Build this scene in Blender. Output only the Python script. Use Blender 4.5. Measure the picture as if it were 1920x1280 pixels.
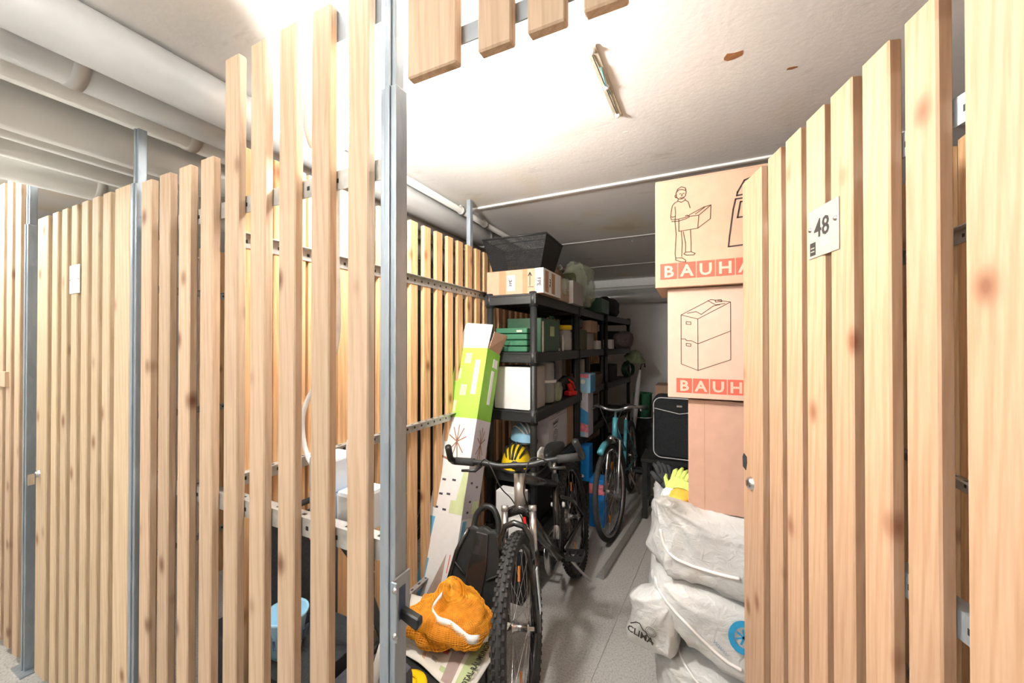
import bpy, bmesh, math, random
from mathutils import Vector, Matrix, noise
random.seed(7)
R = math.radians
for o in list(bpy.data.objects): bpy.data.objects.remove(o)
sc = bpy.context.scene
COL = sc.collection

# ------------------------------------------------------------------ camera, world, exposure
CAMH = 1.45
cam_d = bpy.data.cameras.new('camera'); cam_d.sensor_width = 36; cam_d.lens = 36*714/1920
cam_d.clip_start = .02
cam = bpy.data.objects.new('camera', cam_d); COL.objects.link(cam)
cam.location = (0, 0, CAMH); cam.rotation_euler = (R(90.4), 0, R(25.46)); sc.camera = cam
w = bpy.data.worlds.new('world'); sc.world = w; w.use_nodes = True
w.node_tree.nodes['Background'].inputs[0].default_value = (.9, .95, 1, 1)
w.node_tree.nodes['Background'].inputs[1].default_value = .02
vs = sc.view_settings
vs.view_transform = 'Standard'; vs.look = 'None'; vs.gamma = 1; vs.use_curve_mapping = False
vs.exposure = 0.92
LAMP = 265      # emission of the bulkhead lamp glass
TUBE = 125       # emission of the corridor tubes
CEIL = 2.32

# ------------------------------------------------------------------ pixel helpers (1920 x 1280 frame)
def th(u): return math.atan((u-960)/714) - R(25.46)
def atY(u, v, Y):
    t = th(u); D = Y/math.cos(t)
    return Vector((Y*math.tan(t), Y, CAMH+(645-v)/math.hypot(714, u-960)*D))
def atX(u, v, X):
    t = th(u); D = X/math.sin(t)
    return Vector((X, X/math.tan(t), CAMH+(645-v)/math.hypot(714, u-960)*D))
def atZ(u, v, Z):
    t = th(u); D = (Z-CAMH)/((645-v)/math.hypot(714, u-960))
    return Vector((D*math.sin(t), D*math.cos(t), Z))

# ------------------------------------------------------------------ materials
MATS = {}
def newmat(name):
    m = bpy.data.materials.new(name); m.use_nodes = True
    nt = m.node_tree; b = nt.nodes['Principled BSDF']
    MATS[name] = m
    return m, nt, b
def N(nt, t, **kw):
    n = nt.nodes.new(t)
    for k, v in kw.items(): setattr(n, k, v)
    return n
def ramp(nt, fac, stops):
    r = N(nt, 'ShaderNodeValToRGB'); e = r.color_ramp.elements
    while len(e) > 1: e.remove(e[-1])
    e[0].position = stops[0][0]; e[0].color = (*stops[0][1], 1)
    for p, c in stops[1:]:
        x = e.new(p); x.color = (*c, 1)
    nt.links.new(fac, r.inputs[0]); return r.outputs[0]
def mixc(nt, fac, a, b, mode='MIX'):
    m = N(nt, 'ShaderNodeMix', data_type='RGBA', blend_type=mode)
    for s, v in ((0, fac), (6, a), (7, b)):
        if hasattr(v, 'links'): nt.links.new(v, m.inputs[s])
        elif isinstance(v, (tuple, list)): m.inputs[s].default_value = (*v[:3], 1)
        else: m.inputs[s].default_value = v
    return m.outputs[2]
def plain(name, col, rough=.5, metal=0, var=.12, scale=30, bump=0, spec=None, coat=0, trans=0):
    m, nt, b = newmat(name)
    tc = N(nt, 'ShaderNodeTexCoord'); ns = N(nt, 'ShaderNodeTexNoise')
    ns.inputs['Scale'].default_value = scale; ns.inputs['Detail'].default_value = 4
    nt.links.new(tc.outputs['Object'], ns.inputs['Vector'])
    c = ramp(nt, ns.outputs['Fac'], [(.25, tuple(x*(1-var) for x in col)), (.75, tuple(min(1, x*(1+var)) for x in col))])
    nt.links.new(c, b.inputs['Base Color'])
    b.inputs['Roughness'].default_value = rough; b.inputs['Metallic'].default_value = metal
    if spec is not None: b.inputs['Specular IOR Level'].default_value = spec
    if coat: b.inputs['Coat Weight'].default_value = coat
    if trans: b.inputs['Transmission Weight'].default_value = trans
    if bump:
        bp = N(nt, 'ShaderNodeBump'); bp.inputs['Strength'].default_value = bump; bp.inputs['Distance'].default_value = .004
        nt.links.new(ns.outputs['Fac'], bp.inputs['Height']); nt.links.new(bp.outputs[0], b.inputs['Normal'])
    return m
def wood(name, light, mid, knot, rough=.62):
    m, nt, b = newmat(name)
    tc = N(nt, 'ShaderNodeTexCoord'); oi = N(nt, 'ShaderNodeObjectInfo')
    mul = N(nt, 'ShaderNodeMath', operation='MULTIPLY'); mul.inputs[1].default_value = 37
    nt.links.new(oi.outputs['Random'], mul.inputs[0])
    add = N(nt, 'ShaderNodeVectorMath', operation='ADD')
    nt.links.new(tc.outputs['Object'], add.inputs[0]); nt.links.new(mul.outputs[0], add.inputs[1])
    mp = N(nt, 'ShaderNodeMapping'); mp.inputs['Scale'].default_value = (1, 1, .05)
    nt.links.new(add.outputs[0], mp.inputs['Vector'])
    # growth rings
    wv = N(nt, 'ShaderNodeTexWave', wave_type='BANDS', bands_direction='DIAGONAL')
    wv.inputs['Scale'].default_value = 26; wv.inputs['Distortion'].default_value = 7; wv.inputs['Detail'].default_value = 2
    wv.inputs['Detail Scale'].default_value = 1.2
    nt.links.new(mp.outputs[0], wv.inputs['Vector'])
    ns = N(nt, 'ShaderNodeTexNoise'); ns.inputs['Scale'].default_value = 160; ns.inputs['Detail'].default_value = 5
    nt.links.new(mp.outputs[0], ns.inputs['Vector'])
    c1 = ramp(nt, wv.outputs['Fac'], [(.1, mid), (.6, light), (1, light)])
    c2 = ramp(nt, ns.outputs['Fac'], [(.3, tuple(x*.82 for x in mid)), (.62, light)])
    c = mixc(nt, .45, c1, c2)
    # knots
    mk = N(nt, 'ShaderNodeMapping'); mk.inputs['Scale'].default_value = (8, 8, 5)
    nt.links.new(add.outputs[0], mk.inputs['Vector'])
    vo = N(nt, 'ShaderNodeTexVoronoi'); vo.inputs['Scale'].default_value = 1.0; vo.inputs['Randomness'].default_value = 1
    nt.links.new(mk.outputs[0], vo.inputs['Vector'])
    kf = ramp(nt, vo.outputs['Distance'], [(.05, (1, 1, 1)), (.085, (.75, .75, .75)), (.17, (.12,)*3), (.24, (0, 0, 0))])
    c = mixc(nt, kf, c, knot)
    # board to board variation
    hs = N(nt, 'ShaderNodeHueSaturation'); mr = N(nt, 'ShaderNodeMapRange')
    mr.inputs['To Min'].default_value = .88; mr.inputs['To Max'].default_value = 1.1
    nt.links.new(oi.outputs['Random'], mr.inputs['Value']); nt.links.new(mr.outputs[0], hs.inputs['Value'])
    nt.links.new(c, hs.inputs['Color']); nt.links.new(hs.outputs[0], b.inputs['Base Color'])
    b.inputs['Roughness'].default_value = rough
    bp = N(nt, 'ShaderNodeBump'); bp.inputs['Strength'].default_value = .18; bp.inputs['Distance'].default_value = .002
    nt.links.new(ns.outputs['Fac'], bp.inputs['Height']); nt.links.new(bp.outputs[0], b.inputs['Normal'])
    return m
def emis(name, col, s):
    m, nt, b = newmat(name)
    b.inputs['Emission Color'].default_value = (*col, 1); b.inputs['Emission Strength'].default_value = s
    b.inputs['Base Color'].default_value = (.9, .9, .9, 1)
    return m
wood('pine', (.62, .455, .315), (.52, .36, .23), (.19, .085, .045))
wood('pine_door', (.56, .365, .235), (.48, .29, .17), (.26, .11, .055))
wood('pine_warm', (.70, .44, .23), (.56, .31, .14), (.24, .09, .03))
# galvanised steel
m, nt, b = newmat('galv'); tc = N(nt, 'ShaderNodeTexCoord'); vo = N(nt, 'ShaderNodeTexVoronoi'); vo.inputs['Scale'].default_value = 60
ns = N(nt, 'ShaderNodeTexNoise'); ns.inputs['Scale'].default_value = 9; ns.inputs['Detail'].default_value = 6
mp = N(nt, 'ShaderNodeMapping'); mp.inputs['Scale'].default_value = (1, 1, .25)
nt.links.new(tc.outputs['Object'], mp.inputs[0]); nt.links.new(mp.outputs[0], vo.inputs['Vector']); nt.links.new(mp.outputs[0], ns.inputs['Vector'])
c1 = ramp(nt, vo.outputs['Color'], [(.2, (.28, .34, .40)), (.8, (.40, .46, .51))])
c2 = ramp(nt, ns.outputs['Fac'], [(.3, (.30, .36, .42)), (.62, (.46, .51, .55)), (.72, (.66, .68, .70))])
nt.links.new(mixc(nt, .55, c1, c2), b.inputs['Base Color']); b.inputs['Metallic'].default_value = .55; b.inputs['Roughness'].default_value = .42
plain('galv_rail', (.50, .50, .48), .45, .55, .2, 40)
# ceiling paint
m, nt, b = newmat('ceiling'); tc = N(nt, 'ShaderNodeTexCoord')
n1 = N(nt, 'ShaderNodeTexNoise'); n1.inputs['Scale'].default_value = 1.1; n1.inputs['Detail'].default_value = 3
n2 = N(nt, 'ShaderNodeTexNoise'); n2.inputs['Scale'].default_value = 55; n2.inputs['Detail'].default_value = 6
nt.links.new(tc.outputs['Object'], n1.inputs['Vector']); nt.links.new(tc.outputs['Object'], n2.inputs['Vector'])
base = ramp(nt, n1.outputs['Fac'], [(.3, (.80, .79, .775)), (.58, (.84, .83, .815)), (.66, (.82, .77, .66)), (.75, (.66, .50, .30))])
mp = N(nt, 'ShaderNodeMapping'); mp.inputs['Scale'].default_value = (1, 3, 1); nt.links.new(tc.outputs['Object'], mp.inputs[0])
n3 = N(nt, 'ShaderNodeTexNoise'); n3.inputs['Scale'].default_value = 2.3; n3.inputs['Detail'].default_value = 8; n3.inputs['Roughness'].default_value = .7
nt.links.new(mp.outputs[0], n3.inputs['Vector'])
sc_f = ramp(nt, n3.outputs['Fac'], [(.60, (0, 0, 0)), (.74, (.5, .5, .5))])
nt.links.new(mixc(nt, sc_f, base, (.42, .40, .37)), b.inputs['Base Color']); b.inputs['Roughness'].default_value = .85
bp = N(nt, 'ShaderNodeBump'); bp.inputs['Strength'].default_value = .2; bp.inputs['Distance'].default_value = .004
nt.links.new(n2.outputs['Fac'], bp.inputs['Height']); nt.links.new(bp.outputs[0], b.inputs['Normal'])
# concrete floor
m, nt, b = newmat('concrete'); tc = N(nt, 'ShaderNodeTexCoord')
n1 = N(nt, 'ShaderNodeTexNoise'); n1.inputs['Scale'].default_value = 2.2; n1.inputs['Detail'].default_value = 7
n2 = N(nt, 'ShaderNodeTexNoise'); n2.inputs['Scale'].default_value = 120; n2.inputs['Detail'].default_value = 4
for n in (n1, n2): nt.links.new(tc.outputs['Object'], n.inputs['Vector'])
c1 = ramp(nt, n1.outputs['Fac'], [(.3, (.38, .37, .35)), (.7, (.52, .505, .475))])
c2 = ramp(nt, n2.outputs['Fac'], [(.35, (.20, .195, .19)), (.5, (.50, .485, .46)), (.7, (.66, .64, .60))])
nt.links.new(mixc(nt, .4, c1, c2), b.inputs['Base Color']); b.inputs['Roughness'].default_value = .7
bp = N(nt, 'ShaderNodeBump'); bp.inputs['Strength'].default_value = .25; bp.inputs['Distance'].default_value = .003
nt.links.new(n2.outputs['Fac'], bp.inputs['Height']); nt.links.new(bp.outputs[0], b.inputs['Normal'])
plain('wallpaint', (.80, .80, .81), .8, 0, .06, 3, .1)
plain('ceil_edge', (.85, .85, .84), .7, 0, .04)
plain('pipe_white', (.74, .74, .71), .32, 0, .05, 6)
plain('pipe_grey', (.56, .57, .57), .3, .2, .07, 6)
plain('pvc', (.62, .61, .58), .4, 0, .05)
plain('blackplastic', (.016, .018, .018), .42, 0, .3, 60, .05)
plain('shelfplastic', (.018, .020, .020), .48, 0, .3, 90, .1)
plain('rubber', (.028, .028, .028), .75, 0, .35, 70)
plain('darkcloth', (.020, .023, .026), .9, 0, .4, 160, .4)
plain('mesh_black', (.025, .025, .025), .5, .3)
plain('frame_black', (.022, .021, .020), .22, .1, .2, 20, 0, None, .6)
plain('steel', (.62, .62, .62), .25, .95, .1)
plain('alu', (.60, .59, .57), .38, .8, .1)
plain('teal', (.10, .42, .50), .3, .1, .1, 20, 0, None, .4)
plain('kraft', (.51, .325, .225), .8, 0, .05, 25, .05)
plain('kraft_pale', (.56, .40, .315), .8, 0, .04, 25, .05)
plain('kraft_pink', (.52, .32, .24), .8, 0, .05, 25, .05)
plain('kraft_dark', (.40, .24, .13), .85, 0, .1, 25, .05)
plain('printred', (.82, .10, .065), .7, 0, .04)
plain('printblack', (.03, .025, .022), .7)
plain('printbrown', (.10, .06, .04), .7)
plain('white', (.82, .82, .82), .5, 0, .03)
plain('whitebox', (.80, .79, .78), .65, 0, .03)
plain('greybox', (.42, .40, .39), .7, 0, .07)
plain('lavender', (.58, .56, .62), .7, 0, .05)
plain('plasticwhite', (.70, .78, .86), .35, 0, .03)
plain('plasticblue', (.45, .58, .76), .35, 0, .04)
plain('green_crate', (.035, .15, .08), .45, 0, .15, 30)
plain('green_dark', (.015, .065, .03), .4, 0, .15)
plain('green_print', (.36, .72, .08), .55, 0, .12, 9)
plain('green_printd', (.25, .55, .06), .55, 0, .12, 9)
plain('blueprint', (.05, .30, .62), .55, 0, .15, 14)
plain('skyblue', (.30, .56, .74), .55, 0, .12, 8)
plain('blue', (.01, .22, .62), .45, 0, .1)
plain('navy', (.05, .08, .16), .6)
plain('yellow', (.85, .58, .01), .35, 0, .06)
plain('red', (.72, .025, .02), .35, 0, .08)
plain('pinkish', (.72, .20, .25), .6, 0, .3, 40)
plain('orangeplastic', (.85, .22, .03), .4)
plain('fluo', (.95, .10, .02), .5)
plain('reflector', (.85, .25, .02), .2)
plain('gripgrey', (.03, .03, .03), .8)
plain('limecloth', (.50, .62, .16), .9, 0, .15, 60, .3)
plain('amber', (.72, .40, .05), .85, 0, .15, 60, .3)
plain('olive', (.12, .13, .07), .85, 0, .25, 40, .3)
plain('brownbag', (.16, .10, .06), .6, 0, .35, 30, .4)
plain('greenhat', (.22, .27, .16), .9, 0, .2, 50, .4)
plain('mauve', (.13, .10, .10), .9, 0, .3, 50, .4)
plain('wicker', (.19, .13, .09), .8, 0, .5, 120, .8)
plain('slate', (.05, .055, .07), .7)
plain('paper', (.70, .67, .60), .85, 0, .05, 12)
plain('papergreen', (.42, .50, .26), .85, 0, .05)
plain('papertan', (.55, .38, .26), .85, 0, .1)
plain('papermauve', (.34, .26, .24), .85, 0, .1)
plain('papergrey', (.35, .36, .36), .85)
plain('patch', (.50, .46, .36), .9, 0, .2, 50, .3)
plain('rust', (.36, .16, .06), .9, 0, .3, 40)
plain('bluelogo', (.02, .30, .58), .5)
plain('greytext', (.28, .36, .45), .6)
plain('brownprint', (.32, .17, .11), .7, 0, .2)
plain('stampgrey', (.50, .47, .40), .7)
plain('plate', (.36, .37, .33), .45, .1, .04)
plain('lime_pale', (.60, .68, .38), .6, 0, .1, 12)
plain('print_blue', (.13, .40, .62), .55, 0, .3, 9)
plain('print_taupe', (.42, .31, .26), .7, 0, .2, 20)
wood('pine_pale', (.68, .53, .36), (.58, .42, .25), (.24, .11, .05))
plain('cord', (.80, .80, .80), .4)
m = plain('jar', (.75, .77, .78), .1, 0, .02); m.node_tree.nodes['Principled BSDF'].inputs['Alpha'].default_value = .35
m = plain('film', (.58, .62, .45), .12, 0, .1, 12, .6); m.node_tree.nodes['Principled BSDF'].inputs['Alpha'].default_value = .42
plain('nuts', (.36, .27, .18), .8, 0, .6, 90, .6)
# white sack film with dirt marks of its own
m, nt, b = newmat('sack'); tc = N(nt, 'ShaderNodeTexCoord')
n1 = N(nt, 'ShaderNodeTexNoise'); n1.inputs['Scale'].default_value = 5.2; n1.inputs['Detail'].default_value = 6
n2 = N(nt, 'ShaderNodeTexNoise'); n2.inputs['Scale'].default_value = 26; n2.inputs['Detail'].default_value = 5; n2.inputs['Distortion'].default_value = 1.5
for n in (n1, n2): nt.links.new(tc.outputs['Object'], n.inputs['Vector'])
c = ramp(nt, n1.outputs['Fac'], [(.28, (.46, .47, .47)), (.5, (.60, .61, .61)), (.60, (.56, .56, .54)), (.72, (.26, .25, .22))])
nt.links.new(c, b.inputs['Base Color']); b.inputs['Roughness'].default_value = .32
bp = N(nt, 'ShaderNodeBump'); bp.inputs['Strength'].default_value = .45; bp.inputs['Distance'].default_value = .012
nt.links.new(n2.outputs['Fac'], bp.inputs['Height']); nt.links.new(bp.outputs[0], b.inputs['Normal'])
plain('sackhem', (.78, .76, .75), .35, 0, .04)
plain('net', (.88, .38, .02), .7, 0, .15, 60)
plain('netfill', (.72, .27, .02), .85, 0, .35, 40, .6)
emis('glow', (1, .97, .92), LAMP)
emis('tubeglow', (1, .97, .90), TUBE)

# ------------------------------------------------------------------ mesh builder
class MB:
    def __init__(s): s.v = []; s.f = []; s.mi = []; s.k = 0; s.sm = []
    def add(s, vs_, fs, smooth=False):
        o = len(s.v); s.v += [tuple(x) for x in vs_]
        for f in fs: s.f.append(tuple(i+o for i in f)); s.mi.append(s.k); s.sm.append(smooth)
        return s
    def box(s, x0, x1, y0, y1, z0, z1, M=None):
        vs_ = [Vector(p) for p in ((x0,y0,z0),(x1,y0,z0),(x1,y1,z0),(x0,y1,z0),(x0,y0,z1),(x1,y0,z1),(x1,y1,z1),(x0,y1,z1))]
        if M: vs_ = [M @ p for p in vs_]
        return s.add(vs_, [(0,3,2,1),(4,5,6,7),(0,1,5,4),(1,2,6,5),(2,3,7,6),(3,0,4,7)])
    def tube(s, pts, r, n=8, closed=False, cap=True):
        pts = [Vector(p) for p in pts]; m_ = len(pts)
        rs = r if isinstance(r, (list, tuple)) else [r]*m_
        rings = []; up = None
        for i, p in enumerate(pts):
            a = pts[(i-1) % m_] if (closed or i > 0) else p
            b_ = pts[(i+1) % m_] if (closed or i < m_-1) else p
            d = (b_-a).normalized()
            if up is None:
                up = Vector((0,0,1)) if abs(d.z) < .9 else Vector((1,0,0))
            up = (up - d*up.dot(d)); up = up.normalized() if up.length > 1e-6 else d.orthogonal().normalized()
            q = d.cross(up)
            rings.append([p+(up*math.cos(2*math.pi*j/n)+q*math.sin(2*math.pi*j/n))*rs[i] for j in range(n)])
        vs_ = [x for ring in rings for x in ring]; fs = []
        for i in range(m_ if closed else m_-1):
            i2 = (i+1) % m_
            for j in range(n): j2 = (j+1) % n; fs.append((i*n+j, i*n+j2, i2*n+j2, i2*n+j))
        if cap and not closed: fs += [tuple(range(n))[::-1], tuple((m_-1)*n+j for j in range(n))]
        return s.add(vs_, fs, True)
    def cyl(s, p0, p1, r0, r1=None, n=12): return s.tube([p0, p1], [r0, r0 if r1 is None else r1], n)
    def lathe(s, prof, n=20, M=None, closed=False):
        vs_ = []; fs = []; m_ = len(prof)
        for r, z in prof:
            for j in range(n):
                p = Vector((r*math.cos(2*math.pi*j/n), r*math.sin(2*math.pi*j/n), z)); vs_.append(M @ p if M else p)
        for i in range(m_ if closed else m_-1):
            i2 = (i+1) % m_
            for j in range(n): j2 = (j+1) % n; fs.append((i*n+j, i*n+j2, i2*n+j2, i2*n+j))
        return s.add(vs_, fs, True)
    def prism(s, poly, y0, y1, M=None):           # poly in XZ, extruded along Y
        n = len(poly); vs_ = [Vector((x, y0, z)) for x, z in poly]+[Vector((x, y1, z)) for x, z in poly]
        if M: vs_ = [M @ p for p in vs_]
        return s.add(vs_, [tuple(range(n)), tuple(range(2*n-1, n-1, -1))]+[(i, i+n, (i+1) % n+n, (i+1) % n) for i in range(n)])
    def ribbon(s, pts, wd, M, t=.0007):            # flat drawn line; pts (x,z) in a plane facing -Y, M places it
        P = [Vector((x, 0, z)) for x, z in pts]
        for a, b_ in zip(P[:-1], P[1:]):
            d = b_-a
            if d.length < 1e-6: continue
            d.normalize(); q = Vector((-d.z, 0, d.x))*wd/2; e = d*wd*.4
            vs_ = [a-q-e, b_-q+e, b_+q+e, a+q-e]; vs_ = [M @ (x+Vector((0, -t, 0))) for x in vs_]
            s.add(vs_, [(0, 1, 2, 3)])
        return s
    def mesh(s, name, mats, bevel=0, seg=1, M=None):
        me = bpy.data.meshes.new(name); me.from_pydata(s.v, [], s.f)
        for m_ in ([mats] if isinstance(mats, str) else mats): me.materials.append(MATS[m_])
        me.polygons.foreach_set('material_index', s.mi); me.polygons.foreach_set('use_smooth', s.sm)
        if M: me.transform(M)
        if bevel:
            bm = bmesh.new(); bm.from_mesh(me)
            es = [e for e in bm.edges if len(e.link_faces) == 2 and e.calc_face_angle(0) > .6]
            bmesh.ops.bevel(bm, geom=es, offset=bevel, segments=seg, affect='EDGES', profile=.6, clamp_overlap=True)
            bm.to_mesh(me); bm.free()
        me.validate(); me.update()
        return me
    def build(s, name, mats, parent=None, loc=(0,0,0), rot=(0,0,0), bevel=0, seg=1, M=None):
        return link(name, s.mesh(name, mats, bevel, seg, M), parent, loc, rot)
def link(name, data, parent=None, loc=(0,0,0), rot=(0,0,0)):
    o = bpy.data.objects.new(name, data); COL.objects.link(o)
    o.location = loc; o.rotation_euler = rot
    if parent: o.parent = parent
    return o
def tag(o, label=None, cat=None, group=None, kind=None):
    if label: o['label'] = label
    if cat: o['category'] = cat
    if group: o['group'] = group
    if kind: o['kind'] = kind
    return o
def empty(name, loc=(0,0,0), rot=(0,0,0), **kw):
    o = link(name, None, None, loc, rot); o.empty_display_size = .05
    return tag(o, kw.get('label'), kw.get('cat'), kw.get('group'), kw.get('kind'))
def box(name, mat, x0, x1, y0, y1, z0, z1, parent=None, bevel=.0, seg=1, loc=(0,0,0), rot=(0,0,0)):
    return MB().box(x0, x1, y0, y1, z0, z1).build(name, mat, parent, loc, rot, bevel, seg)
FRONT = Matrix.Rotation(R(90), 4, 'X')                                   # text on a face looking to -Y
RIGHT = Matrix.Rotation(R(90), 4, 'Z') @ FRONT                            # text on a face looking to +X
def text(name, body, size, mat, parent, M, align='LEFT', squash=1.0, bold=.0):
    cu = bpy.data.curves.new(name, 'FONT'); cu.body = body; cu.size = size; cu.align_x = align; cu.extrude = .0002
    cu.offset = bold; cu.resolution_u = 2
    t = bpy.data.objects.new(name, cu)
    me = bpy.data.meshes.new_from_object(t); bpy.data.objects.remove(t)
    me.materials.clear(); me.materials.append(MATS[mat])
    me.transform(M @ Matrix.Diagonal((squash, 1, 1, 1)))
    return link(name, me, parent)
def blob(name, mat, dims, parent=None, e1=.5, e2=.5, amp=.02, freq=4, seed=0, nu=48, nv=26, fn=None, loc=(0,0,0), rot=(0,0,0)):
    """a soft closed form: superellipsoid of half sizes dims with creases"""
    sg = lambda c, e: math.copysign(abs(c)**e, c)
    vs_ = []; fs = []
    for i in range(nv+1):
        ph = -math.pi/2+math.pi*i/nv
        for j in range(nu):
            t = 2*math.pi*j/nu
            p = Vector((sg(math.cos(ph), e1)*sg(math.cos(t), e2), sg(math.cos(ph), e1)*sg(math.sin(t), e2), sg(math.sin(ph), e1)))
            q = Vector((p.x*dims[0], p.y*dims[1], p.z*dims[2]))
            nn = p.normalized() if p.length > 0 else Vector((0,0,1))
            d = amp*(noise.fractal(q*freq+Vector((seed*7.3, seed*3.1, 0)), 1, 2, 3) - .35*abs(noise.noise(q*freq*2.1+Vector((0, 0, seed)))))
            q = q+nn*d
            if fn: q = fn(q, p)
            vs_.append(q)
    for i in range(nv):
        for j in range(nu):
            j2 = (j+1) % nu; fs.append((i*nu+j, i*nu+j2, (i+1)*nu+j2, (i+1)*nu+j))
    mb = MB(); mb.add(vs_, fs, True)
    me = mb.mesh(name, mat); bm = bmesh.new(); bm.from_mesh(me); bmesh.ops.remove_doubles(bm, verts=bm.verts, dist=1e-5); bm.to_mesh(me); bm.free()
    for p in me.polygons: p.use_smooth = True
    return link(name, me, parent, loc, rot)

# ================================================================== the room
XL, XR, YF, YB = -4.6, 2.0, -1.15, 5.4
st = lambda o: tag(o, kind='structure')
fl = st(box('floor', 'concrete', XL, XR, YF, YB, -.1, 0))
tag(fl, 'speckled grey concrete floor of the storage room')
# joint in the screed
mb = MB(); a = atZ(1118, 1247, .0012); b_ = atZ(1187, 1085, .0012); d = (b_-a)
mb.tube([a-d*.6, a, b_, b_+d*1.2], .0016, 4); mb.build('floor_joint', 'greybox', fl)
ce = st(box('ceiling', 'ceiling', XL, XR, YF, YB, CEIL, CEIL+.1)); tag(ce, 'white painted concrete ceiling with stains')
wb = st(box('wall_back', 'wallpaint', XL, XR, YB, YB+.1, 0, CEIL)); tag(wb, 'pale grey painted back wall')
st(box('wall_left', 'wallpaint', XL-.1, XL, YF, YB, 0, CEIL)); st(box('wall_right', 'wallpaint', XR, XR+.1, YF, YB, 0, CEIL))
st(box('wall_front', 'wallpaint', XL, XR, YF-.1, YF, 0, CEIL))
for i, y in enumerate((2.10, 3.19, 4.29)):
    mb = MB(); mb.box(XL, XR, y-.012, y+.012, CEIL-.010 if i == 0 else CEIL-.004, CEIL+.002); tr = st(mb.build('trim_%d' % (i+1), 'ceil_edge', bevel=.003))
mb = MB(); mb.box(XL, XR, YB-.16, YB, CEIL-.10, CEIL); st(mb.build('trim_4', 'ceil_edge'))

# recessed strip with wires in the ceiling paint
t = empty('ceiling_socket_strip', (0, 0, 0), label='worn beige mounting strip with dangling wires on the ceiling', cat='mounting strip')
a, b_ = atZ(1108, 82, CEIL), atZ(1160, 214, CEIL); d = (b_-a); L_ = d.length; ang = math.atan2(d.y, d.x)
t.location = (a+b_)/2; t.rotation_euler = (0, 0, ang)
mb = MB(); mb.box(-L_/2, L_/2, -.016, .016, -.006, .0); mb.build('strip', 'patch', t, bevel=.002)
for x in (-L_/2+.015, .0, L_/2-.012):
    mb = MB(); mb.lathe([(.0, -.016), (.008, -.014), (.011, -.006)], 10); mb.build('clip', 'white', t, (x, 0, 0))
mb = MB(); mb.tube([(-L_/2+.03, .003, -.008), (-.05, .001, -.010), (L_/2-.02, 0, -.008)], .0016, 5); mb.build('wire', 'rubber', t)
mb = MB(); mb.tube([(-.10, -.008, -.009), (-.02, -.003, -.012), (.04, -.004, -.009)], .0018, 5); mb.build('wire', 'teal', t)
def flake(u, v, s, lab, mat):
    c = atZ(u, v, CEIL); poly = [(s*(.6+.5*random.random())*math.cos(k*.7)*1.7, s*(.5+.6*random.random())*math.sin(k*.7)) for k in range(9)]
    mb = MB(); mb.prism(poly, -.003, .0, Matrix.Rotation(R(-90), 4, 'X')); tag(mb.build('rust_patch', mat, None, (c.x, c.y, CEIL-.0005)), lab, 'stain', 'rust patches on the ceiling')
flake(1375, 103, .022, 'larger brown rust patch on the ceiling above the cartons', 'rust')
flake(1487, 125, .011, 'small brown rust spot on the ceiling nearer the door', 'rust')
flake(1174, 246, .008, 'tiny chipped hole in the ceiling past the mounting strip', 'white')

# pipes ------------------------------------------------------------
def pipe(name, p0, p1, r, mat, label, joints=(), group=None):
    p0, p1 = Vector(p0), Vector(p1); t = empty(name, p0, label=label, cat='pipe', group=group)
    mb = MB(); mb.tube([(0,0,0), p1-p0], r, 24); mb.build('pipe_run', mat, t)
    d = (p1-p0).normalized()
    for j in joints:
        mb = MB(); mb.tube([d*j, d*(j+.035)], r*1.05, 24); mb.build('sleeve', mat, t)
    return t
pl = [(-1.42, 2.248, .070, 'pipe_grey', 'thick grey pipe under the ceiling nearest the tall slats'),
      (-1.585, 2.245, .065, 'pipe_grey', 'second grey overhead pipe from the tall slats'),
      (-1.745, 2.25, .055, 'pipe_white', 'third overhead pipe, thin and pale'),
      (-2.00, 2.225, .080, 'pipe_white', 'fourth overhead pipe, thick and pale, above the closed slat door'),
      (-2.20, 2.235, .055, 'pipe_white', 'fifth overhead pipe, thin, above the closed slat door'),
      (-2.38, 2.225, .055, 'pipe_white', 'sixth overhead pipe, thin, beside the leftmost pipe'),
      (-2.58, 2.200, .065, 'pipe_white', 'leftmost overhead pipe, pale, above the left steel post')]
for k, (x, z, r, mt, lb) in enumerate(pl):
    pipe('overhead_pipe', (x, YF+.02, z), (x, YB-.02, z), r, mt, lb, (1.2+.35*k % 1.4, 3.6), 'overhead pipes')
# conduit under the ceiling along the left partition
t = pipe('ceiling_conduit', (-1.315, .9, CEIL-.032), (-1.315, YB-.02, CEIL-.032), .019, 'pvc', 'slim grey plastic conduit clipped to the ceiling above the shelves')
for y in (1.1, 1.35, 2.02, 2.32, 3.1, 4.0):
    mb = MB(); mb.box(-.006, .006, y-.9-.012, y-.9+.012, .0, .032); mb.tube([(0, y-.9-.012, 0), (0, y-.9+.012, 0)], .024, 12); mb.build('clip', 'pvc', t)
pipe('back_wall_pipe', (XL+.02, 5.18, 2.075), (XR-.02, 5.18, 2.075), .085, 'pipe_grey', 'thick grey pipe running along the top of the back wall', (3.3,))
pipe('back_wall_conduit', (XL+.02, 5.30, 2.20), (XR-.02, 5.30, 2.20), .028, 'pvc', 'thin pale conduit above the thick back wall pipe')

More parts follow.
